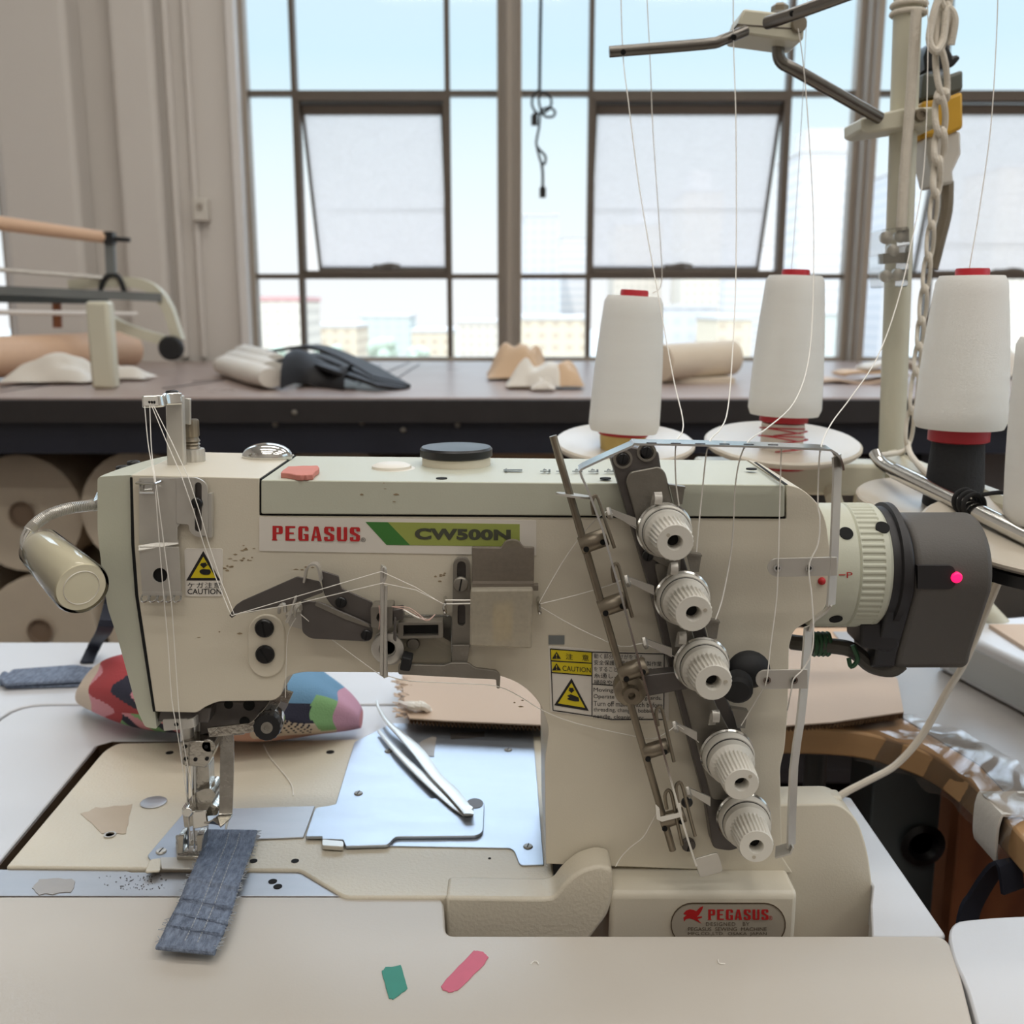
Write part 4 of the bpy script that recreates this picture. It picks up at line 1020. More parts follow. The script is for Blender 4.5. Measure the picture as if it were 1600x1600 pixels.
# --- castings
arm = rnd([(205, 742, 2), (405, 747, 0), (405, 806, 0), (1229, 811, 0), (1229, 757, 0), (1252, 763, 10), (1278, 785, 22), (1291, 815, 12), (1297, 860, 8), (1297, 925, 12), (1287, 956, 14), (1262, 972, 12), (1240, 984, 10), (1233, 1010, 6), (1231, 1110, 6), (1226, 1170, 8), (1219, 1200, 8), (1222, 1340, 4), (1238, 1364, 0), (853, 1350, 0), (851, 1190, 10), (858, 1140, 10), (846, 1100, 24), (815, 1068, 24), (770, 1052, 20), (470, 1050, 16), (446, 1058, 10), (440, 1086, 10), (428, 1095, 8), (340, 1096, 10), (318, 1106, 8), (308, 1114, 6), (240, 1112, 3), (224, 1010, 10), (213, 930, 10), (207, 850, 6)], 6, 5)
b = MB(); b.plate(arm, YF, .10); body = part(b, 'body', 'cream', bevel=.0025, seg=3)
b = MB(); b.plate(rnd([(408, 750, 2), (1226, 758, 2), (1226, 808, 4), (408, 803, 3)], 2), YF-.0015, .100); cover = part(b, 'top_cover', 'green_cream', bevel=.0014)
b = MB(); b.plate([(403, 803), (1231, 809), (1231, 814), (403, 808)], YF+.0012, .09); b.plate([(402, 748), (409, 748), (409, 806), (402, 806)], YF+.0012, .098); part(b, 'cover_gap', 'shade_black')
fc = rnd([(150, 745, 6), (205, 742, 2), (208, 850, 6), (214, 930, 10), (226, 1010, 10), (242, 1112, 3), (245, 1139, 3), (226, 1136, 5), (214, 1112, 8), (205, 1080, 8), (183, 1000, 8), (166, 950, 8), (158, 900, 8), (150, 830, 8)], 4, 4)
b = MB(); fx = [P(x, y, YF+.0025) for x, y in fc]
def xr_at(z):
    """right hand boundary of the end cover at height z"""
    rb = [P(x, y, YF+.0025) for x, y in ((205, 742), (208, 850), (214, 930), (226, 1010), (242, 1112), (245, 1140))]
    for p, q in zip(rb, rb[1:]):
        if z >= q.z: return p.x+(q.x-p.x)*(p.z-z)/(p.z-q.z)
    return rb[-1].x
rings = []
for k in range(15):
    f_ = k/14*.985
    g_ = 1-math.sqrt(1-f_*f_) if k else .0
    e_ = .04*max(0, 1-k/1.2)
    rings.append([b.bm.verts.new(V((p.x+(max(0, xr_at(p.z)-p.x))*min(1, g_+e_), p.y+.093*f_, p.z))) for p in fx])
b.f(rings[0][::-1]); b.f(rings[-1])
for r0_, r1_ in zip(rings, rings[1:]):
    for k in range(len(fx)): b.f([r0_[k], r0_[(k+1) % len(fx)], r1_[(k+1) % len(fx)], r1_[k]])
part(b, 'face_cover', 'green_cream', bevel=.0015)
b = MB(); b.plate([(203, 746), (207, 746), (210, 850), (216, 930), (228, 1010), (243, 1112), (239, 1112), (223, 1010), (211, 930), (205, 850)], YF-.0002, .01); part(b, 'cover_gasket', 'shade_black')
# lower column base with sloping ledge
xl, xr = P(952, 1390, .58).x, P(1243, 1390, .58).x
prof = [(.575, BED-.16), (.575, P(1100, 1397, .576).z), (.578, P(1100, 1390, .578).z), (.597, P(1100, 1364, .597).z), (.72, P(1100, 1364, .597).z), (.72, BED-.16)]
b = MB(); b.prism([V((xl, y, z)) for y, z in prof], (xr-xl, 0, 0)); part(b, 'column_base', 'cream', bevel=.003, seg=3)
# bed
bedp = rnd([(9, 1354, 4), (163, 1172, 12), (184, 1161, 8), (846, 1150, 0), (850, 1200, 0), (868, 1401, 0), (538, 1401, 10), (468, 1359, 6)], 4, 4)
b = MB(); b.slab(bedp, BED, .045); part(b, 'bed', 'cream_bed', bevel=.0016, seg=3)
lip = rnd([(697, 1402, 0), (850, 1404, 6), (866, 1402, 8), (880, 1382, 14), (905, 1361, 12), (935, 1352, 10), (957, 1357, 8), (958, 1400, 10), (950, 1430, 14), (930, 1456, 12), (905, 1490, 0), (697, 1490, 0)], 4, 4)
b = MB(); b.plate(lip, .5745, .024); part(b, 'bed_front', 'cream_bed', bevel=.0022, seg=3)
z0 = BED+.0002
def bedslab(name, px, z, th, m, parent=None, bev=.0004, **k):
    b = MB(); b.slab(px, z+th, th); return part(b, name, m, parent, bevel=bev, **k)
# slide plate side: fixed steel plate + sliding cover
bp = bedslab('bed_plate', rnd([(554, 1159, 2), (612, 1130, 2), (832, 1132, 3), (850, 1351, 2), (812, 1352, 6), (802, 1325, 10), (505, 1320, 2)], 2), z0, .0008, 'plate_metal')
sc = bedslab('slide_cover', rnd([(492, 1262, 6), (518, 1258, 3), (556, 1246, 8), (744, 1248, 10), (757, 1252, 8), (755, 1300, 10), (744, 1306, 8), (618, 1307, 6), (606, 1320, 4), (540, 1322, 2), (536, 1312, 2), (503, 1311, 2), (503, 1307, 0), (477, 1307, 2)], 3), z0+.0009, .0022, 'plate_metal', bev=.0005)
bedslab('finger_notch', circ(742, 1255, 13, 8, 18), z0+.0032, .0002, 'dark_steel', sc, bev=0)
bedslab('hinge_knuckle', rnd([(503, 1311), (537, 1314), (537, 1323), (503, 1321)], 3), z0+.0012, .003, 'steel', sc)
bedslab('strip_plate', [(362, 1263), (492, 1259), (474, 1308), (396, 1311), (350, 1310)], z0, .0009, 'strip_metal')
bedslab('needle_plate', rnd([(230, 1337, 3), (292, 1264, 3), (352, 1262, 3), (352, 1345, 2), (236, 1345, 2)], 2), z0, .0010, 'plate_metal')
bedslab('needle_plate_front', rnd([(250, 1339, 2), (330, 1339, 2), (326, 1357, 2), (252, 1357, 2)], 2), z0+.0011, .0012, 'steel', bev=.0006)
bedslab('clip_block', rnd([(234, 1342, 6), (252, 1340, 4), (250, 1360, 4), (226, 1362, 4)], 3), z0+.0010, .0018, 'cream_bed', bev=.0007)
fs = bedslab('front_strip', rnd([(-60, 1358, 0), (198, 1360, 2), (204, 1363, 2), (462, 1363, 3), (470, 1361, 3), (534, 1397, 2), (532, 1400, 1), (-60, 1400, 0)], 2), PZ-.0004, .0006, 'strip_metal')
bedslab('worn_tape', ragged([(50, 1388), (62, 1374), (112, 1372), (118, 1378), (112, 1394), (62, 1398)], 1.5, 5, 9), PZ+.0003, .0003, 'tape_grey', fs, bev=0)
b = MB(); rr = random.Random(3)
for k in range(70):
    x, y = rr.gauss(215, 26), rr.uniform(1367, 1390); b.slab([(x, y), (x+rr.uniform(.8, 3.4), y-rr.uniform(.3, 1.2)), (x+rr.uniform(.5, 2.4), y+rr.uniform(.6, 2.4))], PZ+.0004, .0001)
part(b, 'scratches', 'dark_steel', fs, kind='stuff')
def hh(px, py, z, r, **k): return hole(H(px, py, z), 0, 0, r, d=(0, 0, 1), **k)
for x, y in ((426, 1377), (434, 1385)): hh(x, y, PZ+.0004, .0028, parent=fs)
for x, y, r in ((396, 1345, .0026), (461, 1345, .0026), (265, 1176, .0032), (516, 1175, .0034), (765, 1341, .0010)): hh(x, y, z0, r)
for x, y, z in ((560, 1240, .0008), (794, 1172, .0008), (825, 1323, .0008), (607, 1174, .0008)): screw(H(x, y, z0+z), 0, 0, .0033, 'dull_steel', bp, (0, 0, 1), dome=.1)
screw(H(252, 1331, z0+.001), 0, 0, .0036, 'steel', None, (0, 0, 1), dome=.15)
MB().lathe([(.0092, 0), (.0095, .0005), (.0085, .0009), (.002, .0007)], H(240, 1254, z0), (0, 0, 1), 28).build('bed_plug', 'strip_metal', SM)
MB().lathe([(.0042, 0), (.0042, .0008), (.0030, .0008), (.003, .0)], H(172, 1305, z0), (0, 0, 1), 20).build('bed_bushing', 'steel', SM)
bedslab('tape_residue', ragged([(126, 1272), (150, 1262), (206, 1257), (196, 1302), (160, 1302)], 1.2, 6, 4), z0, .0002, 'tape_brown', None, bev=0)
bedslab('worn_patch', ragged([(655, 1160), (676, 1150), (682, 1152), (678, 1182), (660, 1180)], .6, 3, 6), z0+.001, .0002, 'tape_grey', bp, bev=0)
bedslab('worn_patch', ragged([(703, 1146), (757, 1143), (757, 1151), (704, 1155)], .6, 3, 6), z0+.001, .0002, 'dark_steel', bp, bev=0)

# --- nameplate and stickers
def rc(a, b_, c, d): return [(a, b_), (c, b_), (c, d), (a, d)]
GL = {'P': [rc(0, 0, .38, 1), rc(.38, .86, .86, 1), [(.60, .9), (.86, 1), (1, .92), (1, .52), (.86, .44), (.60, .5)], rc(.38, .44, .86, .56), rc(-.06, 0, .46, .08)],
      'E': [rc(0, 0, .38, 1), rc(.38, .87, .96, 1), rc(.38, .45, .82, .56), rc(.38, 0, .96, .13)],
      'G': [[(0, .12), (.12, 0), (.40, 0), (.40, 1), (.12, 1), (0, .88)], rc(.40, .88, .86, 1), [(.64, .88), (.86, 1), (1, .9), (1, .68), (.64, .68)], rc(.40, 0, 1, .12), rc(.64, .12, 1, .46), rc(.52, .38, 1, .47)],
      'A': [[(0, 0), (.26, 0), (.46, .84), (.36, 1), (.30, 1)], [(.30, 1), (.70, 1), (1.04, 0), (.62, 0), (.46, .84)], rc(.16, .22, .72, .33)],
      'S': [[(0, .60), (.1, .52), (.42, .56), (.42, 1), (.12, 1), (0, .88)], rc(.42, .88, .90, 1), [(.64, .7), (1, .7), (1, .9), (.88, 1), (.64, .9)], [(.06, .54), (.60, .36), (.98, .42), (.42, .66)], [(.60, 0), (.88, 0), (1, .12), (1, .44), (.60, .44)], rc(.10, 0, .60, .12), [(0, .3), (0, .1), (.12, 0), (.36, 0), (.36, .3)]],
      'U': [[(0, 1), (0, .12), (.12, 0), (.40, 0), (.40, 1)], [(.66, 1), (.66, 0), (.88, 0), (1, .12), (1, 1)], rc(.40, 0, .66, .12)]}
def wordmark(tl, tr, br, bl_, Y, par):
    tl, tr, br, bl_ = [V(q) for q in (tl, tr, br, bl_)]; b = MB(); k = 0
    for i, ch in enumerate('PEGASUS'):
        for pl in GL[ch]:
            pts = []
            for x, y in pl:
                s = (i+.04+x*.80)/6.86; p = (bl_*(1-s)+br*s)*(1-y)+(tl*(1-s)+tr*s)*y; pts.append(P(p.x, p.y, Y-.00002*k))
            b.f([b.bm.verts.new(p) for p in pts]); k += 1
    return b.build('lettering', 'print_red', par)
npm = MB(); npm.plate(rnd([(405, 808), (838, 813), (838, 868), (405, 861)], 2), YF-.0006, .0008); npo = part(npm, 'nameplate', 'label_white')
YN = YF-.0008
wordmark((425, 821.5), (563, 824), (563, 846), (425, 844.5), YN, npo)
text('\u00ae', (564, 840, 571, 847), YN, 'print_black', npo)
def pp_(px, Y, m, parent, name, d=.0002):
    return MB().plate(px, Y, d).build(name, m, parent)
pp_([(571, 815.5), (606, 816), (641, 852), (604, 851.5)], YN, 'green_dark', npo, 'dark_green_stripe')
pp_([(606, 816), (812, 819), (812, 854), (641, 852)], YN, 'green_light', npo, 'light_green_stripe')
text('CW500N', ((648, 825), (798, 827.5), (798, 844.5), (648, 843)), YN-.0003, 'print_grey', npo, fat=.05, sp=1.05)
st = MB().plate(rnd([(288, 857), (348, 857), (348, 932), (290, 932)], 5), YF-.0006, .0008).build('caution_sticker', 'label_white', SM)
def tri(cx, y0, y1, w, Y, m, parent, name='triangle', sl=0): return pp_([(cx, y0), (cx+w, y1+sl), (cx-w, y1-sl)], Y, m, parent, name)
tri(317.5, 861, 907, 26.5, YN, 'print_black', st); tri(317.5, 870, 903, 19.5, YN-.0003, 'yellow', st)
pp_([(314, 880), (322, 879), (322, 882), (325, 882), (318, 888), (312, 882), (314, 882)], YN-.0006, 'print_black', st, 'arrow')
pp_(rnd([(311, 892), (316, 889), (328, 890), (330, 894), (327, 898), (318, 898), (313, 896)], 2), YN-.0006, 'print_black', st, 'hand_mark')
text('\u30b1\u30ac\u6ce8\u610f', (293, 910, 345, 919), YN, 'print_black', st, sp=1.15)
text('CAUTION', (293, 920, 346, 928.5), YN, 'print_black', st, fat=.01)
# big sticker, wraps a little around the column
s2 = MB().plate([(857, 1009), (905, 1013), (960, 1019), (1045, 1021), (1045, 1126), (955, 1126), (905, 1118), (860, 1112)], YF-.0006, .0008).build('warning_sticker', 'label_white', SM)
def line(x0, y0, x1, y1, w=1.4, m='print_black', par=s2):
    d = math.hypot(x1-x0, y1-y0); nx, ny = -(y1-y0)/d*w/2, (x1-x0)/d*w/2
    return MB().plate([(x0+nx, y0+ny), (x1+nx, y1+ny), (x1-nx, y1-ny), (x0-nx, y0-ny)], YN-.0002, .0002).build('ruled_line', m, par)
pp_([(861, 1015), (925, 1020), (925, 1036), (861, 1032)], YN, 'yellow', s2, 'yellow_field')
pp_([(862, 1034), (925, 1037), (925, 1055), (863, 1050)], YN, 'yellow', s2, 'yellow_field')
for q in ((860, 1014, 925, 1019), (925, 1019, 960, 1020), (960, 1020, 1041, 1022), (861, 1032.5, 925, 1036.5), (862, 1051, 925, 1056), (860, 1014, 864, 1110), (925, 1019, 925, 1119), (864, 1110, 925, 1119), (925, 1119, 955, 1124.5), (955, 1124.5, 1037, 1124.5), (1038, 1022, 1037, 1125), (926, 1069, 1037, 1076)): line(*q)
for y, o_ in ((1019.5, 0), (1037.5, 0)):
    tri(869.5, y-1, y+10, 7, YN-.0004, 'print_black', s2); text('!', (868.8, y+2, 870.4, y+9), YN-.0006, 'yellow', s2)
text('\u6ce8    \u610f', ((884, 1021), (920, 1023.5), (920, 1033), (884, 1030)), YN-.0004, 'print_black', s2)
text('CAUTION', ((879, 1040), (923, 1043.5), (923, 1051), (879, 1048)), YN-.0004, 'print_black', s2)
MB().plate([(893, 1060), (920, 1111), (866, 1102)], YN-.0002, .0002).build('triangle', 'print_black', s2)
MB().plate([(893, 1067), (914, 1106), (872, 1099)], YN-.0005, .0002).build('triangle', 'yellow', s2)
pp_([(889, 1075), (896, 1075), (896, 1078), (898, 1078), (893, 1083), (888, 1078), (890, 1078)], YN-.0008, 'print_black', s2, 'arrow')
pp_(rnd([(886, 1087), (892, 1085), (904, 1090), (905, 1096), (898, 1096), (890, 1094), (886, 1092), (890, 1090)], 1), YN-.0008, 'print_black', s2, 'hand_mark')
for k, (tx, x1) in enumerate((('\u52d5\u304f\u90e8\u5206\u3067\u3051\u304c\u3092\u3059\u308b\u3002', 1008), ('\u5b89\u5168\u4fdd\u8b77\u88c5\u7f6e\u306a\u3057\u306e\u7e2b\u88fd\u4f5c\u696d', 1034), ('\u3092\u3059\u308b\u3053\u3068\u3002\u96fb\u6e90\u3092\u5207\u3063\u3066\u304b\u3089', 1033), ('\u7cf8\u901a\u3057\u3001\u30dc\u30d3\u30f3\u91dd\u4ea4\u63db', 1033), ('\u6383\u9664\u3084\u8abf\u6574\u3092\u3059\u308b', 1005))):
    y = 1021+10.2*k; text(tx, ((928, y), (x1, y+2.4), (x1, y+10.2), (928, y+7.8)), YN-.0003, 'print_black', s2)
for k, (tx, x1) in enumerate((('Moving parts can injure.', 1030), ('Operate with safety guards.', 1034), ('Turn off main switch before', 1035), ('threading, changing bobbin and', 1035), ('needle, cleaning etc.', 1008))):
    y = 1074.5+10.3*k; text(tx, ((927.5, y), (x1, y+3), (x1, y+11), (927.5, y+8)), YN-.0003, 'print_black', s2)
pp_([(857, 993), (882, 993), (882, 1007), (857, 1007)], YF-.0005, 'grey_metal', SM, 'grey_tag')
# maker's plate on the base
YP = .575
ep = MB().plate(slot(1082, 1445, 1194, 1445, 34, 14), YP-.0008, .001).build('oval_plate', 'plate_grey', SM)
er = MB(); o_ = slot(1082, 1445, 1194, 1445, 34, 14); i_ = slot(1082, 1445, 1194, 1445, 32.6, 14); er.plate(o_, YP-.0012, .0005, [i_]); er.build('plate_rim', 'print_brown', ep)
YE = YP-.0011
wordmark((1106, 1421), (1201, 1421), (1201, 1437.5), (1106, 1437.5), YE, ep)
text('\u00ae', (1201, 1431, 1207, 1438), YE, 'print_red', ep)
text('DESIGNED   BY', (1103, 1441, 1171, 1447), YE, 'print_brown', ep, sp=1.2)
text('PEGASUS  SEWING  MACHINE', (1075, 1449, 1198, 1454.6), YE, 'print_brown', ep)
text('MFG.CO.,LTD.  OSAKA  JAPAN', (1075, 1456.5, 1198, 1462.5), YE, 'print_brown', ep)
b = MB()
b.plate([(1068, 1428), (1072, 1423), (1078, 1421), (1084, 1422), (1088, 1424), (1094, 1418), (1099, 1416), (1097, 1422), (1092, 1430), (1088, 1433), (1097, 1432), (1097, 1434), (1090, 1436), (1093, 1440), (1096, 1443), (1090, 1440), (1084, 1437), (1078, 1435), (1072, 1436), (1069, 1440), (1068, 1434), (1073, 1430)], YE, .0002)
b.build('winged_horse_mark', 'print_red', ep)

# --- handwheel and synchronizer (axis along x)
YW_ = .652; zc = P(1345, 882, .652).z
X = lambda px, Y=.612: P(px, 882, Y).x
ax = V((1, 0, 0)); cw = V((0, YW_, zc)); rw = .0405
b = MB(); b.lathe([(.024, X(1270)), (.030, X(1290)), (rw*.985, X(1292)), (rw, X(1300)), (rw, X(1344)), (rw*.99, X(1345)), (rw*.97, X(1347))], cw, ax, 64); hw = part(b, 'handwheel', 'green_cream')
b = MB(); b.lathe([(rw*.97, X(1346)), (rw*1.0, X(1349)), (rw*1.004, X(1351), .022), (rw*1.004, X(1384), .022), (rw*1.0, X(1386)), (rw*.99, X(1394)), (rw*.93, X(1401)), (.012, X(1402))], cw, ax, 232); part(b, 'grip_ring', 'green_cream', hw, ang=20)
def radial(px, py, r, m='shade_black', name='wheel_hole', rr=rw, par=hw):  # dark disc on the wheel rim in place of a hole's shade
    for k in range(400):
        a = PI*k/400; p = cw+V((0, -rr*math.sin(a), rr*math.cos(a)))
        x = X(px)
        p.x = x; q = p-V((0, 0, CZ)); v = (-(q.y*sT)-(q.z*cT))/(q.y*cT-q.z*sT)
        if 800+F*v >= py: break
    for _ in range(4):
        q = p-V((0, 0, CZ)); p.x = (px-800)/F*(q.y*cT-q.z*sT)
    d = V((0, -math.sin(a), math.cos(a)))
    return MB().lathe([(r, -.002), (r, .0005), (.0002, .0005)], p, d, 18).build(name, m, par)
radial(1322, 833, .0044); radial(1379, 824, .0044); radial(1306, 967, .0042)
text('P', (1323, 894, 1332, 903), .6112, 'print_red', hw); MB().plate([(1311, 897.5), (1321, 897.5), (1321, 899), (1311, 899)], .6112, .0002).build('timing_mark', 'print_red', hw)
MB().ball(P(1284, 908, .5995), .0024, 12, 8).build('red_dot', 'print_red', SM)
b = MB(); b.lathe([(.030, X(1398)), (.0385, X(1400)), (.0385, X(1412)), (.041, X(1414)), (.041, X(1424))], cw, ax, 48)
sy = part(b, 'synchronizer_collar', 'motor_black')
def tear(r0, yb, zb, rb, n=22):
    """outline in the YZ plane: big circle on the axis, small circle below"""
    pts = []
    a0 = 20; 
    for k in range(n): g = math.radians(-100+ (260)*k/(n-1)); pts.append((YW_-r0*math.sin(g+PI*.0), zc+r0*math.cos(g)))
    return pts
r0 = .037; zs = P(1450, 893, .645).z
def outline(g_):
    r = r0*g_; pts = []
    for k in range(25): a = math.radians(-95+195*k/24); pts.append((YW_-r*math.sin(a), zs+r*math.cos(a)))
    zb = P(1450, 1052, .63).z
    pts += [(YW_-r*.46, zb+.012), (YW_-r*.40, zb+.002), (YW_-r*.30, zb), (YW_+r*.62, zb), (YW_+r*.75, zb+.01)]
    return pts
b = MB(); b.prism([V((X(1400), y, z)) for y, z in outline(1.0)], (X(1436)-X(1400), 0, 0)); sb = part(b, 'synchronizer_back', 'motor_black', bevel=.0012)
b = MB(); b.prism([V((X(1436), y, z)) for y, z in outline(1.004)], (X(1556, .615)-X(1436), 0, 0)); sf = part(b, 'synchronizer_front', 'motor_grey', bevel=.004, seg=4)
yf = YW_-r0*1.004
b = MB(); b.plate(rnd([(1434, 884, 0), (1488, 884, 5), (1493, 892, 4), (1493, 914, 4), (1486, 920, 4), (1434, 920, 0)], 3), yf-.0008, .004); part(b, 'cable_tongue', 'motor_black', sf)
b = MB(); b.lathe([(.0034, -.001), (.0034, .0012), (.0026, .0020), (.001, .0022)], P(1494, 902, yf-.0006), (0, -1, 0), 20); part(b, 'indicator_lamp', 'led', sf, label='glowing pink lamp')
b = MB(); b.tube([P(1236, 1003, .66), P(1262, 1006, .655), P(1320, 1012, .65), P(1340, 1022, .65), P(1362, 1040, .648), P(1392, 1046, .645), P(1408, 1036, .645)], .0052, 10, 4); cb_ = part(b, 'motor_cable', 'cable_grey')
b = MB()
for k in range(4): b.tube([P(1272+7*k, 1004, .655)+V((0, .0064*math.cos(2*PI*i/10), .0074*math.sin(2*PI*i/10)-.001)) for i in range(10)], .0014, 6, 2, True)
b.tube([P(1332, 1008, .643), P(1340, 1030, .642), P(1330, 1042, .643), P(1326, 1028, .645)], .0016, 6, 4)
part(b, 'wire_wrap', 'wire_green', cb_)
b = MB(); b.plate([(1345, 975), (1392, 970), (1408, 1010), (1390, 1020), (1345, 1012)], .63, .03); part(b, 'cable_bracket', 'motor_black', bevel=.002)
# --- rounded motor cover behind the column
b = MB(); b.plate(rnd([(1195, 1258, 4), (1312, 1256, 14), (1340, 1280, 20), (1356, 1330, 20), (1364, 1390, 20), (1366, 1480, 0), (1195, 1480, 0)], 4, 5), .603, .026); mc = part(b, 'motor_cover', 'cream', bevel=.006, seg=4)
b = MB(); p = P(1262, 1244, .620); b.box(p, (.042, .012, .005)); part(b, 'cover_rim', 'cream', mc, bevel=.002)

# --- things on top of the arm
ZT = P(800, 754, YF).z
def top(px, py): return H(px, py, ZT)
def disc(name, px, py, prof, m, parent=None, seg=40, dz=0, **k):
    return MB().lathe(prof, top(px, py)+V((0, 0, dz)), (0, 0, 1), seg).build(name, m, parent or SM, **k)
o = disc('sight_window', 371, 737, [(.0155, 0), (.0155, .0012), (.0140, .0016), (.0135, .0006), (.002, .0006)], 'chrome', dz=.0006)
o = disc('oil_cap', 612, 734, [(.0150, 0), (.0150, .0010), (.0128, .0012), (.0124, .0028), (.0095, .0042), (.002, .0046)], 'cone_white')
o = disc('filler_base', 713, 727, [(.0226, 0), (.0224, .0058)], 'cream'); disc('filler_cap', 713, 727, [(.0226, .0058), (.0238, .0066), (.0238, .0110), (.0226, .0124), (.002, .0126)], 'black', o, 48)
c = top(418, 722); b = MB(); b.ball(c+V((0, .0, .004)), (.017, .012, .009), 20, 12); part(b, 'rear_sight_dome', 'chrome')
screw(top(392, 723), 0, 0, .005, 'dull_steel', None, (0, 0, 1))
for x, y in ((192, 736), (209, 728)): screw(top(x, y), 0, 0, .0042, 'black', None, (0, 0, 1), dome=.6)
for x, y in ((432, 748), (690, 750), (946, 750), (1174, 735)): hole(top(x, y)+V((0, 0, .0012)), 0, 0, .0034, d=(0, 0, 1), parent=cover)
b = MB()
for k in range(5):
    x = 852+25*k; z = ZT+.0016
    b.slab([(x-8, 735.5), (x+8, 735.5), (x+8, 736.5), (x-8, 736.5)], z, .0002); b.slab([(x-2, 732), (x+3, 734.2), (x-4, 734.6)], z, .0002); b.slab([(x+5, 733), (x+8, 733), (x+8, 737), (x+5, 737)], z, .0002)
b.slab([(786, 734), (792, 731.5), (792, 733), (816, 733), (816, 735), (792, 735), (792, 736.5)], ZT+.0016, .0002)
part(b, 'printed_marks', 'print_grey', cover)
b = MB(); b.slab([(1178, 722), (1182, 722), (1231, 757), (1226, 757)], ZT+.0014, .0003); part(b, 'cover_seam', 'shade_black', cover)
# --- needle bar post
b = MB(); b.plate(rnd([(258, 622), (284, 618), (288, 733), (261, 735)], 3), .640, .006); ps = part(b, 'needle_bar_post', 'steel', bevel=.002)
b = MB(); b.ribbon([P(222, 628, .625), P(250, 627, .628), P(259, 624, .634), P(284, 623, .640)], .0075, .003, (0, .3, 1), 4); part(b, 'thread_arm', 'chrome', ps, bevel=.001)
for k in range(3): hole(233+4*k, 628, .6235, 1.6, ps)
screw(P(269, 617, .644), 0, 0, .004, 'black', ps, (0, 0, 1), dome=.5)
b = MB(); b.plate([(288, 622), (297, 623), (297, 664), (287, 662)], .652, .003); part(b, 'flat_guide', 'steel', bevel=.0005)
c = P(301, 716, .66)
def pz(py): return P(301, py, .66).z-c.z
b = MB(); b.lathe([(.0055, pz(700)), (.0045, pz(696)), (.0055, pz(694)), (.0045, pz(691)), (.0055, pz(689)), (.0045, pz(684)), (.0045, pz(655))], c, (0, 0, 1), 20); ad = part(b, 'pressure_adjuster', 'bronze_steel')
b = MB(); b.lathe([(.0049, pz(682)), (.0054, pz(680), .08), (.0054, pz(658), .08), (.0050, pz(656)), (.002, pz(655))], c, (0, 0, 1), 48); part(b, 'knurled_nut', 'bronze_steel', ad)
b = MB(); b.lathe([(.0076, pz(722)), (.0080, pz(720), .06), (.0080, pz(704), .06), (.0076, pz(701)), (.004, pz(700))], c, (0, 0, 1), 64); part(b, 'knurled_collar', 'steel', ad)

# --- left thread plate on the head
tp = rnd([(217, 747), (281, 747), (281, 819), (277, 824), (277, 850), (217, 850)], 2)
b = MB(); b.plate(tp, YF-.004, .0012); b.plate(rnd([(217, 854), (279, 855), (283, 925), (222, 925)], 2), YF-.007, .0012, [circ(250, 899, 11.5)]); b.ribbon([P(248, 848, YF-.0034), P(248, 856, YF-.0064)], 60*S(248, 850, YF), .0012, (1, 0, 0))
b.plate([(222, 925), (283, 925), (284, 931), (223, 931)], YF-.0072, .0012); tpo = part(b, 'thread_plate', 'steel', bevel=.0003)
MB().plate(circ(250, 899, 12.5), YF-.0052, .001).build('recess_shade', 'shade_black', tpo)  # dark sheet behind the opening, recess shade put in as colour
b = MB(); b.plate(rnd([(276, 747), (308, 746, 8), (324, 756, 10), (325, 838, 2), (306, 840, 8), (295, 829, 8), (295, 820, 3), (276, 818, 2)], 4), YF-.0048, .0014, [slot(309.5, 759, 309.5, 826, 5.5)]); b.plate([(325, 771), (331, 771), (331, 840), (325, 840)], YF-.0040, .004); sp_ = part(b, 'slotted_plate', 'steel', tpo, bevel=.0003)
MB().plate([(302, 752), (318, 752), (318, 834), (302, 834)], YF-.0018, .0018).build('recess_shade', 'dark_steel', sp_)
screw(308, 786, YF-.005, 9, 'black', tpo)
b = MB()
for k in range(5):
    c = P(227+12.6*k, 935, YF-.0075); b.tube([c+V((-.0018, .001, .0022)), c+V((-.0022, -.001, -.0005)), c+V((0, -.0022, -.0016)), c+V((.0020, -.0008, -.0004)), c+V((.0016, .0012, .002))], .0006, 6, 3)
part(b, 'guide_hooks', 'chrome', tpo)
b = MB(); w_ = .0013
b.tube([P(234, 748, YF+.01), P(213, 755, YF-.010), P(242, 756, YF-.012), P(264, 747, YF+.004)], w_*.6, 6); b.tube([P(219, 757, YF-.009), P(219, 769, YF-.009), P(241, 769, YF-.012), P(241, 757, YF-.012)], w_*.6, 6)
b.plate([(222, 758), (238, 758), (238, 768), (222, 768)], YF-.006, .0006); part(b, 'wire_tray', 'chrome', tpo)
# --- round pad with two screws
b = MB(); b.plate(slot(416, 989, 416, 1030, 29, 12), YF-.0014, .002); pd = part(b, 'raised_pad', 'cream', bevel=.0008)
screw(413.5, 981, YF-.0016, 15, 'black', pd, ang=.9, dome=.25); screw(414.5, 1022, YF-.0016, 15, 'black', pd, ang=1.3, dome=.25)
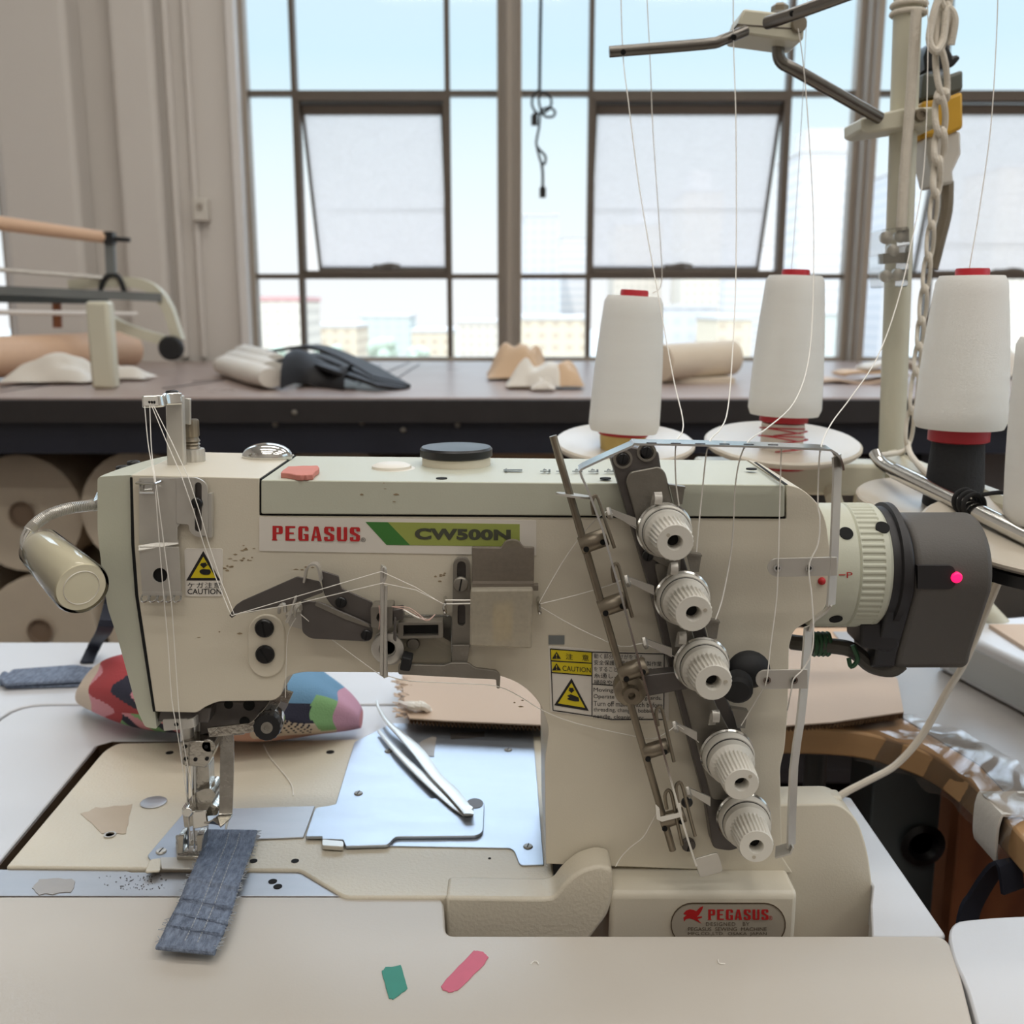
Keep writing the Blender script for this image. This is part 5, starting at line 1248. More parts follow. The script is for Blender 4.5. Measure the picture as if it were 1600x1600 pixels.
# --- take-up levers
b = MB(); b.plate(rnd([(358, 962, 1), (368, 946, 2), (378, 939, 2), (464, 901, 3), (499, 909, 3), (505, 926, 3), (459, 943, 3), (388, 958, 4), (376, 956, 3), (362, 966, 1)], 3), YF-.017, .0014); tl = part(b, 'take_up_lever', 'dark_steel', bevel=.0003)
b = MB(); b.ribbon([P(476, 908, YF-.018), P(480, 888, YF-.019), P(488, 881, YF-.019), P(497, 884, YF-.019), P(502, 906, YF-.018)], .006, .0011, (0, 1, 0), 4); part(b, 'lever_loop', 'steel', tl)
b = MB(); b.plate(rnd([(500, 891, 6), (529, 900, 3), (532, 919, 6), (582, 941, 3), (582, 978, 3), (518, 948, 12), (505, 926, 8)], 3), YF-.011, .0016); l2 = part(b, 'lever_bracket', 'dark_steel', bevel=.0005)
screw(533, 941, YF-.0115, 9, 'black', l2)
b = MB(); b.plate(rnd([(470, 938, 3), (500, 941, 3), (580, 976, 3), (583, 992, 5), (574, 1003, 5), (484, 998, 9), (472, 988, 5)], 3), YF-.014, .0016); l3 = part(b, 'lower_lever', 'dark_steel', bevel=.0005)
b = MB(); b.plate(rnd([(494, 940), (576, 976), (578, 981), (540, 968), (492, 946)], 2), YF-.0146, .001); part(b, 'lever_rib', 'dull_steel', l3)
screw(573, 992, YF-.0145, 9, 'black', l3)
b = MB(); b.tube([P(436, 957, YF-.012), P(437, 948, YF-.018), P(444, 944, YF-.018), P(446, 955, YF-.015)], .0012, 6, 3); b.tube([P(461, 962, YF-.012), P(462, 950, YF-.019), P(468, 944, YF-.019), P(470, 952, YF-.014)], .0012, 6, 3); b.tube([P(448, 972, YF-.016), P(456, 952, YF-.018), P(464, 928, YF-.016)], .0009, 6, 3); b.plate([(446, 962), (472, 955), (474, 984), (452, 978)], YF-.01, .01); part(b, 'thread_hooks', 'steel')
# --- eyelet pin, nut and ring
b = MB(); b.tube([P(596, 1054, YF-.020), P(597, 960, YF-.022), P(597, 890, YF-.022), P(599, 886, YF-.022), P(602, 890, YF-.022), P(602, 900, YF-.022), P(598, 912, YF-.022)], .0011, 8, 2); b.tube([P(602, 1058, YF-.020), P(602, 960, YF-.021), P(603, 915, YF-.021)], .0011, 8, 2)
b.plate([(594, 1000), (605, 1000), (606, 1058), (600, 1060), (594, 1054)], YF-.019, .0012); en = part(b, 'eyelet_pin', 'steel')
b = MB(); b.plate(rnd([(579, 949), (613, 948), (613, 981), (580, 981)], 3), YF-.016, .014, [circ(596, 965, 8)]); part(b, 'square_nut', 'dull_steel', bevel=.0005)
b = MB(); b.lathe([(.0085, -.001), (.0098, 0), (.0098, .0022), (.0085, .003), (.0052, .003), (.0050, -.001)], P(606, 1012, YF-.008), (0, -1, 0), 32); b.plate(rnd([(581, 1012), (587, 988), (622, 988), (630, 1010), (622, 1038), (595, 1040)], 8), YF-.008, .002, [circ(606, 1012, 11)]); rg = part(b, 'guide_ring', 'steel')
MB().plate(circ(606, 1012, 13), YF-.003, .001).build('recess_shade', 'shade_black', rg)
b = MB(); b.plate([(612, 953), (629, 950), (631, 968), (614, 972)], YF-.014, .008); b.plate([(615, 965), (619, 965), (619, 1004), (614, 1000)], YF-.019, .002); part(b, 'pivot_block', 'dark_steel', bevel=.0008)
b = MB(); b.tube([P(630, 952, YF-.016), P(650, 964, YF-.018), P(666, 968, YF-.018)], .0007, 6, 3); part(b, 'guide_wire', 'steel')
# --- guide plate with slider
b = MB(); b.plate(rnd([(625, 962), (706, 962), (706, 1042), (640, 1042), (624, 1032)], 8), YF-.003, .003); gp = part(b, 'guide_plate', 'clear_plastic', bevel=.0008)
b = MB(); b.plate(rnd([(622, 973), (692, 972), (692, 997), (622, 998)], 2), YF-.013, .010, [[(630, 977), (685, 976), (685, 993), (630, 994)]]); part(b, 'guide_frame', 'dull_steel', gp, bevel=.0003)
MB().plate([(628, 974), (687, 973), (687, 996), (628, 997)], YF-.008, .001).build('recess_shade', 'black_matte', gp)
MB().lathe([(.004, 0), (.0035, .0015), (.002, .0015)], P(646, 1006, YF-.003), (0, -1, 0), 16).build('plate_screw', 'dull_steel', gp)
b = MB(); b.plate(rnd([(708, 880, 4), (714, 872, 8), (728, 872, 8), (734, 880, 6), (735, 1012, 2), (706, 1012, 2)], 3), YF-.006, .004, [slot(721, 884, 721, 900, 7), slot(721, 950, 721, 972, 6)]); sl_ = part(b, 'slotted_slider', 'dull_steel', bevel=.0004)
MB().plate([(711, 876), (731, 876), (731, 985), (711, 985)], YF-.0015, .001).build('recess_shade', 'dark_steel', sl_)
screw(720, 912, YF-.0065, 12, 'dull_steel', sl_, dome=.5)
b = MB(); b.plate([(707, 1008), (734, 1008), (730, 1038), (706, 1038)], YF-.010, .0012); b.plate(rnd([(622, 1038), (694, 1040), (704, 1036), (732, 1036), (742, 1044), (776, 1048, 6), (782, 1056, 4), (781, 1076, 2), (776, 1076, 2), (775, 1062, 2), (622, 1054)], 4), YF-.013, .0025); fl_ = part(b, 'bent_flange', 'dull_steel', bevel=.0003)
b = MB(); b.plate([(628, 1026), (644, 1030), (640, 1050), (624, 1048)], YF-.020, .012); part(b, 'flange_block', 'black_matte', fl_, bevel=.001)
for x, y in ((694, 945), (842, 946)):
    b = MB(); c = P(x, y, YF-.012); b.tube([c+V((0, .012, .001)), c+V((0, .002, .001)), c+V((0, -.001, -.001)), c+V((.0006, -.001, -.0042)), c+V((.0006, .001, -.0048))], .0012, 8, 3); part(b, 'thread_hook', 'chrome')
b = MB(); b.tube([P(696, 938, YF-.010), P(740, 938, YF-.010)], .0006, 6); b.tube([P(696, 944, YF-.010), P(740, 943, YF-.010)], .0006, 6); part(b, 'guide_wire', 'steel')
rr = random.Random(12)
b = MB()
for cx_, cy_, n_, sp_r in ((372, 872, 9, 9), (385, 858, 5, 8), (470, 885, 6, 10), (600, 770, 5, 14), (690, 900, 6, 7), (360, 890, 5, 8), (345, 1000, 3, 20), (820, 1100, 3, 12), (640, 1040, 3, 10), (1225, 1372, 5, 6), (940, 1330, 2, 3)):
    for k in range(n_):
        x, y = rr.gauss(cx_, sp_r), rr.gauss(cy_, sp_r*.5); l_ = rr.uniform(1.5, 5); h_ = rr.uniform(.5, 1.6)
        Yg = YF-.0002 if not 750 < y < 806 else YF-.0018
        if y > 1365: Yg = .5962
        b.plate([(x-l_, y), (x, y-h_), (x+l_*.8, y-h_*.3), (x+l_, y+h_*.6), (x-l_*.3, y+h_)], Yg, .0002)
part(b, 'grime_specks', 'tape_residue', None, kind='stuff')
# --- little oiler box
b = MB(); b.plate(rnd([(735, 922), (833, 921), (831, 1014), (734, 1010)], 4), YF-.026, .024); ob = part(b, 'oiler_box', 'frosted', bevel=.0012)
b = MB(); b.plate(rnd([(770, 948), (802, 942), (800, 1000), (770, 1002)], 4), YF-.014, .008); part(b, 'oiler_felt', 'cone_yellow', ob)
b = MB(); b.plate(rnd([(737, 855, 2), (783, 856, 3), (788, 847, 5), (796, 843, 6), (810, 844, 6), (818, 855, 4), (835, 855, 3), (834, 921, 2), (738, 921, 2)], 3), YF-.014, .003); lid = part(b, 'oiler_lid', 'smoky', ob, bevel=.0006)
b = MB(); b.plate([(738, 912), (834, 912), (834, 921), (738, 921)], YF-.020, .006); b.box(P(837, 917, YF-.014), (.003, .006, .003)); part(b, 'lid_hinge', 'smoky', ob)

# --- needle and presser area
b = MB(); b.plate([(250, 1108), (330, 1106), (326, 1130), (246, 1128)], YF+.004, .05); b.plate(rnd([(312, 1118, 6), (330, 1096, 8), (428, 1096, 4), (430, 1140, 4), (330, 1146, 4), (312, 1150, 4)], 4), YF+.016, .04); mp_ = part(b, 'mounting_plate', 'dark_steel', bevel=.001)
for x, y, r in ((357, 1101, 7), (389, 1102, 9), (382, 1128, 8)): hole(x, y, YF+.0155, r, mp_)
b = MB(); b.plate(rnd([(254, 1125), (292, 1124), (293, 1139), (256, 1142)], 1.5), YF-.004, .0013); b.ribbon([P(292, 1131.5, YF-.0034), P(304, 1128, YF-.002), P(311, 1120, YF+.008)], .0058, .0012, (0, 0, 1), 4); ng = part(b, 'needle_thread_guide', 'tweezer')
hole(275.5, 1132, YF-.0042, 3.4, ng)
b = MB(); b.tube([P(312, 1096, .628), P(316, 1270, .622)], .0052, 16); pb_ = part(b, 'presser_bar', 'steel')
b = MB(); b.tube([P(291, 1096, .614), P(293, 1170, .614)], .0042, 14); nb = part(b, 'needle_bar', 'steel')
b = MB(); b.plate(rnd([(281, 1160, 2), (302, 1158, 2), (330, 1158, 4), (332, 1180, 4), (322, 1200, 3), (300, 1198, 3), (284, 1196, 6)], 3), .606, .016); b.lathe([(.0046, 0), (.0046, .016)], P(325, 1166, .606), (0, 1, 0), 16); nc = part(b, 'needle_clamp', 'shiny_steel', bevel=.0008)
for x, y in ((289, 1167), (290, 1186), (305, 1187), (322, 1167), (323, 1186)): hole(x, y, .6055, 3, nc)
for x0, x1 in ((292, 294), (300, 304)): MB().tube([P(x0, 1196, .612), P(x1, 1326, .6135)], .0009, 8, 1, rad=lambda u: .0010-.0005*u).build('needle', 'chrome', nc)
b = MB(); b.plate(rnd([(306, 1196), (326, 1194), (328, 1244), (306, 1246)], 2), .616, .012); b.plate(rnd([(303, 1240, 3), (318, 1233, 3), (330, 1232, 4), (338, 1242, 5), (330, 1256, 4), (342, 1262, 3), (340, 1274, 4), (304, 1276, 3)], 3), .610, .018)
b.plate([(329, 1230), (333, 1220), (335, 1222), (334, 1234)], .614, .003); b.plate(rnd([(284, 1262), (303, 1258), (304, 1290), (288, 1294)], 3), .610, .012); b.plate(rnd([(296, 1252), (304, 1240), (306, 1262), (296, 1264)], 2), .608, .010)
pf = part(b, 'presser_foot_holder', 'shiny_steel', bevel=.0008)
b = MB(); b.plate(rnd([(300, 1268), (322, 1266), (326, 1292), (302, 1296)], 3), .604, .016); b.lathe([(.0035, 0), (.0035, .02)], P(292, 1270, .602), (0, 1, 0), 14); part(b, 'foot_shank', 'chrome', pf, bevel=.0008)
b = MB(); z = BED+.0012; b.slab(rnd([(274, 1314, 2), (288, 1298, 4), (322, 1296, 4), (324, 1312, 3), (318, 1338, 2), (276, 1338, 2)], 3), z+.004, .0035)
b.slab(rnd([(273, 1304, 8), (322, 1300, 8), (322, 1312, 6), (276, 1314, 6)], 4), z+.0125, .004); b.plate([(278, 1306), (288, 1304), (286, 1334), (276, 1334)], .607, .010); b.plate([(306, 1306), (318, 1304), (316, 1330), (308, 1332)], .607, .012)
part(b, 'presser_foot', 'shiny_steel', pf, bevel=.0006)
b = MB(); b.ribbon([P(354, 1146, .620), P(355, 1180, .618), P(353, 1262, .612), P(351, 1276, .608), P(342, 1284, .602), P(326, 1286, .604)], .0088, .0012, (1, .05, 0), 4); fg = part(b, 'finger_guard', 'shiny_steel', bevel=.0002)
b = MB(); b.ribbon([P(326, 1144, .606), P(380, 1138, .604), P(396, 1134, .604), P(420, 1110, .606), P(434, 1090, .606), P(440, 1083, .606)], .0062, .0016, (0, 0, 1), 3); b.plate([(444, 1078), (458, 1082), (450, 1100), (438, 1096)], .604, .0016); b.plate([(340, 1138), (380, 1134), (382, 1148), (326, 1152)], .604, .0014)
lv = part(b, 'lifter_arm', 'shiny_steel', bevel=.0003)
a_, c_ = P(424, 1122, .616), P(417, 1137, .594)
b = MB(); b.lathe([(.0085, 0), (.0088, .001), (.0088, .012)], a_, c_-a_, 32); part(b, 'knob_barrel', 'chrome', lv)
b = MB(); q = (c_-a_).length; b.lathe([(.0080, q-.010), (.0086, q-.009, .07), (.0086, q-.001, .07), (.0080, q), (.0035, q), (.0033, q-.002), (.001, q-.002)], a_, c_-a_, 64); kn = part(b, 'knurled_knob', 'black', lv)
d = (c_-a_).normalized(); b = MB(); b.lathe([(.0036, 0), (.0036, .0008), (.0018, .0008), (.0015, -.0005)], c_, d, 20); part(b, 'knob_screw', 'dull_steel', kn)
# --- tension bracket with five dials
YB_ = .586
b = MB(); b.plate(rnd([(954, 716, 4), (985, 698, 3), (1029, 706, 4), (1034, 740, 4), (1062, 850, 6), (1096, 960, 6), (1128, 1075, 8), (1158, 1140, 8), (1180, 1230, 8), (1182, 1318, 8), (1140, 1330, 6), (1114, 1326, 8), (1104, 1262, 8), (1078, 1165, 6), (1052, 1065, 6), (1018, 930, 6), (985, 818, 6)], 4), YB_, .014)
tb_ = part(b, 'tension_bracket', 'dark_steel', bevel=.0008)
b = MB(); b.plate(rnd([(978, 752), (984, 738), (1030, 729), (1040, 738), (1066, 850), (1062, 900), (1010, 868)], 6), YB_-.0035, .003); part(b, 'front_plate', 'dull_steel', tb_, bevel=.0008)
b = MB(); b.plate(rnd([(1022, 880), (1060, 880), (1080, 980), (1118, 1100), (1150, 1160), (1160, 1250), (1112, 1250), (1060, 1060)], 8), YB_-.002, .002); part(b, 'lower_plate', 'dull_steel', tb_, bevel=.0006)
for x, y in ((973, 717), (1010, 706)):
    MB().lathe([(.0056, 0), (.0056, .0012), (.0042, .0012), (.0040, -.0002)], P(x, y, YB_), (0, -1, 0), 24).build('washer', 'dull_steel', tb_); screw(x, y, YB_-.0004, 9, 'black', tb_, dome=.25)
screw(1012, 868, YB_-.003, 9, 'black', tb_, dome=.3); screw(1073, 1253, YB_-.0005, 9, 'black', tb_, dome=.3)
screw(1075, 1318, YB_+.010, 11, 'dark_steel', tb_, dome=.5)
def gear_knob(A, B, Y0, Y1, r0, r1, dot, n):
    a, c = P(*A, Y0), P(*B, Y1); d = (c-a); Ln = d.length; s0, s1 = S(*A, Y0), S(*B, Y1); R0, R1 = r0*s0, r1*s1
    b = MB(); b.lathe([(R0*.6, -.004), (R0*.96, -.0005), (R0, .0004), (R0, .0016), (R0*.94, .0024), (R0*.6, .0026)], a, d, 48); td = part(b, 'tension_disc', 'chrome')
    b = MB(); b.lathe([(R0*.90, .0026), (R0*.94, .0032), (R0*.94, Ln*.20), (R0*.90, Ln*.235), (R0*.80, Ln*.24)], a, d, 48); part(b, 'collar', 'knob_white', td)
    b = MB(); b.lathe([(R0*.86, Ln*.236), (R0*.865, Ln*.262), (R0*.8, Ln*.262)], a, d, 48); part(b, 'seal_ring', 'black', td)
    Rk = R0*.86
    b = MB(); b.lathe([(Rk*.9, Ln*.262), (Rk*.985, Ln*.265), (Rk*.96, Ln*.40), (R1*1.16, Ln*.46), (R1*1.14, Ln*.48, .075), (R1*1.06, Ln*.94, .075), (R1*1.0, Ln*.985), (R1*.97, Ln), (R1*.44, Ln), (R1*.40, Ln-.001), (R1*.38, Ln-.008), (.0005, Ln-.008)], a, d, 112); kb = part(b, 'tension_knob', 'knob_white', td, ang=28)
    dn_ = d.normalized(); MB().lathe([(R1*.33, 0), (R1*.33, .0005)], a+d-dn_*.0076, dn_, 18).build('knob_bore', 'shade_black', td)
    p = P(*dot, Y1); MB().lathe([(.0011, -.0004), (.0011, .0002)], p+dn_*.0002, dn_, 12).build('index_dot', 'plate_grey', td)
    return td
KN = [((1037, 827), (1055, 848), 44, 29, (1044, 836)), ((1065, 933), (1084, 959), 44, 29, (1102, 953)), ((1095, 1036), (1115, 1067), 44, 29, (1134, 1065)), ((1135, 1176), (1159, 1226), 42.5, 27, (1172, 1213)), ((1161, 1276), (1182, 1323), 42.5, 26.5, (1178, 1339))]
for k, (A, B, r0, r1, dot) in enumerate(KN): gear_knob(A, B, .578, .547 if k < 3 else .541, r0, r1, dot, k)
# small guides beside each dial
def tab(pts, Y, m='steel', d=.0012, name='guide_tab', parent=None): return part(MB().plate(pts, Y, d), name, m, parent or tb_, bevel=.0003)
for k, (x, y) in enumerate(((950, 794), (978, 900), (1006, 997), (1053, 1128), (1074, 1230))):
    L_ = 44 if k < 3 else 36
    b = MB(); b.plate([(x, y), (x+L_, y+16), (x+L_, y+30), (x+4, y+10)], .575, .0014); b.tube([P(x, y, .575), P(x+2, y+10, .573), P(x+4, y+14, .575)], .0016, 6, 2); part(b, 'thread_lip', 'steel', tb_)
for x, y in ((1028, 782), (1053, 892), (1118, 1122), (1066, 1000)): 
    b = MB(); b.ribbon([P(x-6, y+10, .578), P(x-3, y-6, .574), P(x, y-12, .571), P(x+1, y-2, .569), P(x, y+6, .569)], .0044, .001, (1, .1, 0), 3); part(b, 'thread_clip', 'steel', tb_)
for x, y in ((1058, 758), (1084, 864), (1112, 968), (1156, 1108)):
    b = MB(); b.plate([(x-12, y), (x+12, y+4), (x+8, y+30), (x-4, y+30)], .582, .0014); b.plate([(x-13, y-1), (x+13, y+3), (x+13, y+6), (x-13, y+2)], .578, .005); part(b, 'guide_tab', 'dull_steel', tb_)
# tilted rod with clamps, wire loops
YQ_ = .572
b = MB(); b.cyl(P(864, 681, YQ_), P(1051, 1328, YQ_), .0022, seg=14); rod = part(b, 'guide_rod', 'bronze_steel')
b = MB(); b.lathe([(.0108, 0), (.0108, .0012), (.002, .0012)], P(898, 776, YQ_), (.12, .1, 1), 28); part(b, 'rod_washer', 'steel', rod)
for k, (x, y) in enumerate(((926, 846), (956, 945), (988, 1047), (1022, 1172), (1048, 1280))):
    a, c = P(x-20, y+7, YQ_), P(x+22, y-8, YQ_)
    if k > 2: a, c = P(x-17, y+4, YQ_), P(x+22, y-8, YQ_)
    r = 14.5*S(x, y, YQ_) if k < 3 else 12*S(x, y, YQ_)
    b = MB(); b.lathe([(r*.9, 0), (r, .0008), (r, (c-a).length-.0008), (r*.9, (c-a).length)], a, c-a, 24); cp = part(b, 'rod_clamp', 'bronze_steel', rod)
    for q in ((x-11, y+9), (x+15, y-2)): MB().lathe([(.0017, 0), (.0017, .0004)], P(*q, YQ_)+V((0, -r*.98, 0)), (0, -1, 0), 12).build('clamp_hole', 'shade_black', cp)  # dark discs for the shaded holes of the clamp
for x0, y0, x1, y1 in ((926, 778, 960, 856), (958, 884, 988, 964), (1026, 1108, 1053, 1190), (1057, 1226, 1086, 1306), (1040, 1238, 1066, 1320)):
    b = MB(); b.tube([P(x0+2, y0+26, .566), P(x0-1, y0+6, .566), P(x0+3, y0-3, .566), P(x0+9, y0+2, .566), P((x0+x1)/2+4, (y0+y1)/2, .566), P(x1, y1, .566)], .0011, 8, 3)
    part(b, 'wire_loop', 'bronze_steel', rod)
b = MB(); b.lathe([(.0095, -.006), (.0095, .004), (.008, .005)], P(984, 1076, YQ_+.004), (0, -1, 0), 28); b.lathe([(.0050, .004), (.0050, .010), (.0022, .010), (.002, .006)], P(984, 1078, YQ_+.003), (0, -1, 0), 20); pv = part(b, 'rod_pivot', 'bronze_steel', rod)
b = MB(); b.plate(rnd([(985, 1058), (1070, 1048), (1078, 1076), (992, 1092)], 3), YQ_+.004, .010); part(b, 'pivot_arm', 'dark_steel', rod, bevel=.0006)
b = MB(); b.plate([(1024, 1256), (1030, 1262), (1032, 1276), (1060, 1270), (1058, 1256), (1063, 1254), (1066, 1276), (1034, 1284), (1026, 1280)], .563, .0012); part(b, 'end_fork', 'chrome', rod)
# thread guard: bent flat strip all around the tension dials
YG = .562
fw = .0120
dep = V((0, 1, .07))
b = MB()
b.ribbon([P(1086, 1345, YG), P(1060, 1262, YG), P(1000, 1040, YG), P(940, 822, YG), P(908, 742, YG), P(907, 733, YG), P(913, 727, YG), P(986, 694, YG), P(1002, 691, YG), P(1150, 694, YG), P(1278, 699, YG), P(1296, 702, YG), P(1308, 712, YG), P(1313, 730, YG+.001)], fw, .0012, dep, 2)
gd = part(b, 'thread_guard', 'chrome')
b = MB(); b.ribbon([P(1307, 712, YG+.001), P(1308, 740, YG+.002), P(1303, 870, YG+.002), P(1298, 946, YG+.002)], .0085, .0012, (.72, .70, 0), 1)
b.ribbon([P(1299, 944, YG+.002), P(1290, 955, YG+.003), P(1272, 968, YG+.003), P(1264, 985, YG+.003)], .0075, .0012, (.3, 1, 0), 2)
b.ribbon([P(1263, 978, YG+.003), P(1258, 1050, YG+.003), P(1250, 1130, YG+.003), P(1240, 1200, YG+.003), P(1236, 1322, YG+.003)], .0085, .0012, (.72, .70, 0), 2)
b.ribbon([P(1237, 1318, YG+.003), P(1234, 1326, YG+.003), P(1212, 1332, YG+.006)], .010, .0012, (.1, 1, .1), 1); part(b, 'guard_side_strip', 'steel', gd)
b = MB(); b.plate(rnd([(1084, 1343), (1122, 1332), (1130, 1362), (1094, 1372)], 5), YG, .0012); part(b, 'guard_end_plate', 'steel', gd, bevel=.0003)
for (x0, y0, x1, y1, h) in ((1214, 887, 1308, 885, 14.5), (1196, 1062, 1262, 1061, 15)):
    b = MB(); b.plate(circ(x0, y0, h, n=10, a0=PI/2, a1=3*PI/2)+[(x1, y1-h), (x1, y1+h)], YG-.0012, .0012); ep_ = part(b, 'eyelet_strip', 'dark_steel' if 0 else 'steel', gd, bevel=.0002)
    for x in ((1214, 1264) if y0 < 1000 else (1198, 1240)):
        b = MB(); b.lathe([(.0014, -.0002), (.0022, .0006), (.0022, .0012), (.0012, .0012), (.0011, -.0002)], P(x, y0, YG-.0012), (0, -1, 0), 16); part(b, 'eyelet', 'chrome', ep_)
        MB().lathe([(.0011, 0), (.0011, .0008)], P(x, y0, YG-.0013), (0, -1, 0), 12).build('eyelet_hole', 'shade_black', ep_)
b = MB()
for k in range(6): b.slab([(1010+38*k, 691+.6*k), (1026+38*k, 691.3+.6*k), (1026+38*k, 692.5+.6*k), (1010+38*k, 692.3+.6*k)], P(1010, 690.5, YG).z+.0008, .0002)
part(b, 'guard_slots', 'shade_black', gd)
b = MB(); c = P(1170, 1046, .582); b.ball(c, (.0128, .010, .0115), 20, 12); b.lathe([(.008, 0), (.009, .002), (.009, .010), (.007, .012)], P(1152, 1064, .575), (-.2, -1, -.2), 20); part(b, 'black_knob', 'black_matte')

# ================================================================ work lamp on a gooseneck
t = thing('work_lamp', P(153, 790, .64), 'small gooseneck work lamp with a milky capsule head on the left end of the machine', 'lamp')
b = MB(); gp_ = [P(156, 786, .640), P(140, 790, .632), P(110, 794, .622), P(80, 803, .615), P(56, 818, .610), P(42, 836, .606), P(40, 852, .604), P(48, 866, .603)]
b.tube(gp_, .0031, 14, 5); gn = b.build('gooseneck', 'chrome', t)
b = MB(); pts = cat(gp_, 12)
for k, (p, q) in enumerate(zip(pts, pts[1:])):
    if k < 56 and k % 1 == 0:
        d = (q-p).normalized(); u = d.orthogonal().normalized(); w_ = d.cross(u); b.tube([p+u*(.0033*math.cos(2*PI*i/12))+w_*(.0033*math.sin(2*PI*i/12)) for i in range(12)], .00042, 5, 1, True)
b.build('coil_rings', 'steel', gn)
b = MB(); b.plate(rnd([(146, 782), (152, 768), (168, 764), (170, 782), (156, 795)], 3), .622, .03); b.lathe([(.0042, 0), (.0042, .008)], P(158, 786, .640), P(146, 789, .632)-P(158, 786, .640), 14); b.build('lamp_mount', 'clear_plastic', t)
a, c = P(62, 855, .606), P(127, 918, .560)
d = c-a; Ln = d.length; s = S(118, 915, .560)
r0, r1 = .0120, .0148
b = MB(); b.lathe([(r0*.5, -.003), (r0*.85, 0), (r0, .005), (r1, Ln-.004), (r1*.94, Ln), (.0005, Ln+.0006)], a, d, 44); hd = b.build('lamp_head', 'lamp_plastic', t)
b = MB(); b.lathe([(r0*1.05, .002), (r0*1.12, .004), (r1*1.08, Ln-.001), (r1*1.03, Ln+.0012)], a, d, 44, False); b.build('clear_sleeve', 'clear_plastic', hd)
b = MB(); dn_ = d.normalized(); b.lathe([(r1*.66, 0), (r1*.68, .0006), (r1*.70, 0)], c+dn_*.0002, d, 40, False); b.build('lens_ring', 'label_white', hd)
MB().lathe([(r1*.66, 0), (.0005, .0005)], c+dn_*.0003, d, 32).build('lens', 'lamp_plastic', hd)
MB().lathe([(.0045, -.006), (.0045, .001)], a, d, 16).build('head_socket', 'chrome', hd)
# pink fabric scrap lying on the arm
z = ZT+.0016
b = MB(); b.slab(ragged([(438, 738), (450, 728), (496, 727), (499, 731), (488, 741), (470, 742)], .8, 4, 6), z+.0034, .0034)
b.build('fabric_scrap', 'scrap_pink', label='small pink felt scrap lying on top of the machine arm', cat_='fabric', bevel=.0005)

# ================================================================ sewing threads
def thread(pts, label, r=.00032, m='white_thread', sm=5, grp=None):
    pts = [p if hasattr(p, 'x') else P(*p) for p in pts]
    b = MB(); b.tube(pts, r, 5, sm)
    return b.build('sewing_thread', m, label=label, cat_='thread', group=grp)
Yt = YT-.10
fz = .0006
thread([(969, -60, Yt), (973, 80, Yt), (982, 160, .86), (1000, 300, .84), (1030, 470, .80), (1052, 590, .73), (1066, 650, .66), (1066, 675, .62), (1056, 694, .563), (1056, 750, .572), (1061, 790, .576)], 'white thread hanging from the tip of the left guide rod to the first tension dial', .00042)
thread([(1008, -60, Yt+.02), (1016, 100, Yt+.02), (1020, 200, .90), (1030, 350, .90), (1034, 440, .92), (1020, 458, .93)], 'white thread rising from the left cone past the rod, second from the left', .0004)
thread([(1146, -40, Yt), (1146, 60, Yt), (1150, 200, .85), (1150, 420, .80), (1144, 560, .72), (1137, 640, .66), (1126, 670, .61), (1107, 694, .563), (1098, 760, .570), (1088, 862, .576)], 'white thread from the rod elbow down to the second tension dial', .00044)
thread([(1247, 44, Yt), (1254, 90, Yt), (1262, 180, .87), (1271, 340, .85), (1270, 480, .80), (1262, 570, .74), (1240, 630, .68), (1200, 668, .62), (1166, 694, .563), (1150, 750, .575), (1144, 850, .588), (1130, 930, .585), (1118, 968, .58)], 'white thread from the guide block curving in front of the middle cone', .00044)
thread([(1447, -60, .90), (1450, 60, .90), (1444, 260, .88), (1422, 390, .85), (1400, 480, .80), (1370, 560, .74), (1330, 620, .68), (1300, 660, .62), (1283, 697, .563), (1279, 740, .566), (1278, 790, .565), (1281, 810, .562), (1278, 850, .560), (1264, 884, .5585), (1268, 930, .5595), (1271, 985, .5600), (1268, 1020, .5600), (1255, 1045, .5595), (1240, 1061, .5580), (1236, 1080, .562), (1230, 1110, .575)], 'white thread slanting from the post to the right end of the thread guard', .00044)
thread([(1221, 697, .563), (1219, 760, .5625), (1216, 880, .5590), (1213, 940, .560), (1204, 1010, .560), (1198, 1062, .5585), (1190, 1080, .566), (1172, 1110, .575), (1158, 1134, .574)], 'white thread running through the left eyelets of both eyelet strips', .00036)
thread([(1560, -40, .82), (1557, 60, .82), (1548, 200, .81), (1530, 330, .805), (1518, 400, .80), (1514, 424, .80)], 'white thread rising straight up from the right thread cone', .0004)
thread([(1263, -30, .93), (1256, 120, .94), (1248, 260, .95), (1240, 380, .95), (1236, 426, .95)], 'faint white thread rising from the middle cone behind the guide block', .0003)
# on the machine head
thread([(226, 634, .6235), (231, 690, .612), (237, 725, .602), (242, 758, .5885), (249, 850, .5900), (256, 935, .5905), (262, 1000, .594), (268, 1090, .595), (275, 1132, .5945), (284, 1190, .604), (293, 1260, .6085), (297, 1318, .611)], 'left white thread running down the machine head to the needle', .00028, sm=3)
thread([(234, 634, .6235), (236, 690, .612), (239, 725, .602), (244, 758, .5885), (256, 850, .5900), (267, 935, .5905), (272, 1000, .594), (278, 1090, .595), (282, 1132, .5945), (292, 1190, .604), (302, 1260, .6085), (303, 1318, .611)], 'right white thread running down the machine head to the needle', .00028, sm=3)
thread([(237, 634, .6235), (260, 690, .612), (284, 745, .593), (303, 800, .591), (318, 850, .594), (340, 910, .592), (357, 952, .583), (362, 962, .582), (460, 933, .580), (596, 893, .576), (650, 918, .579), (692, 944, .586)], 'upper white thread slanting across the slotted plate to the eyelet pin', .00028, sm=1)
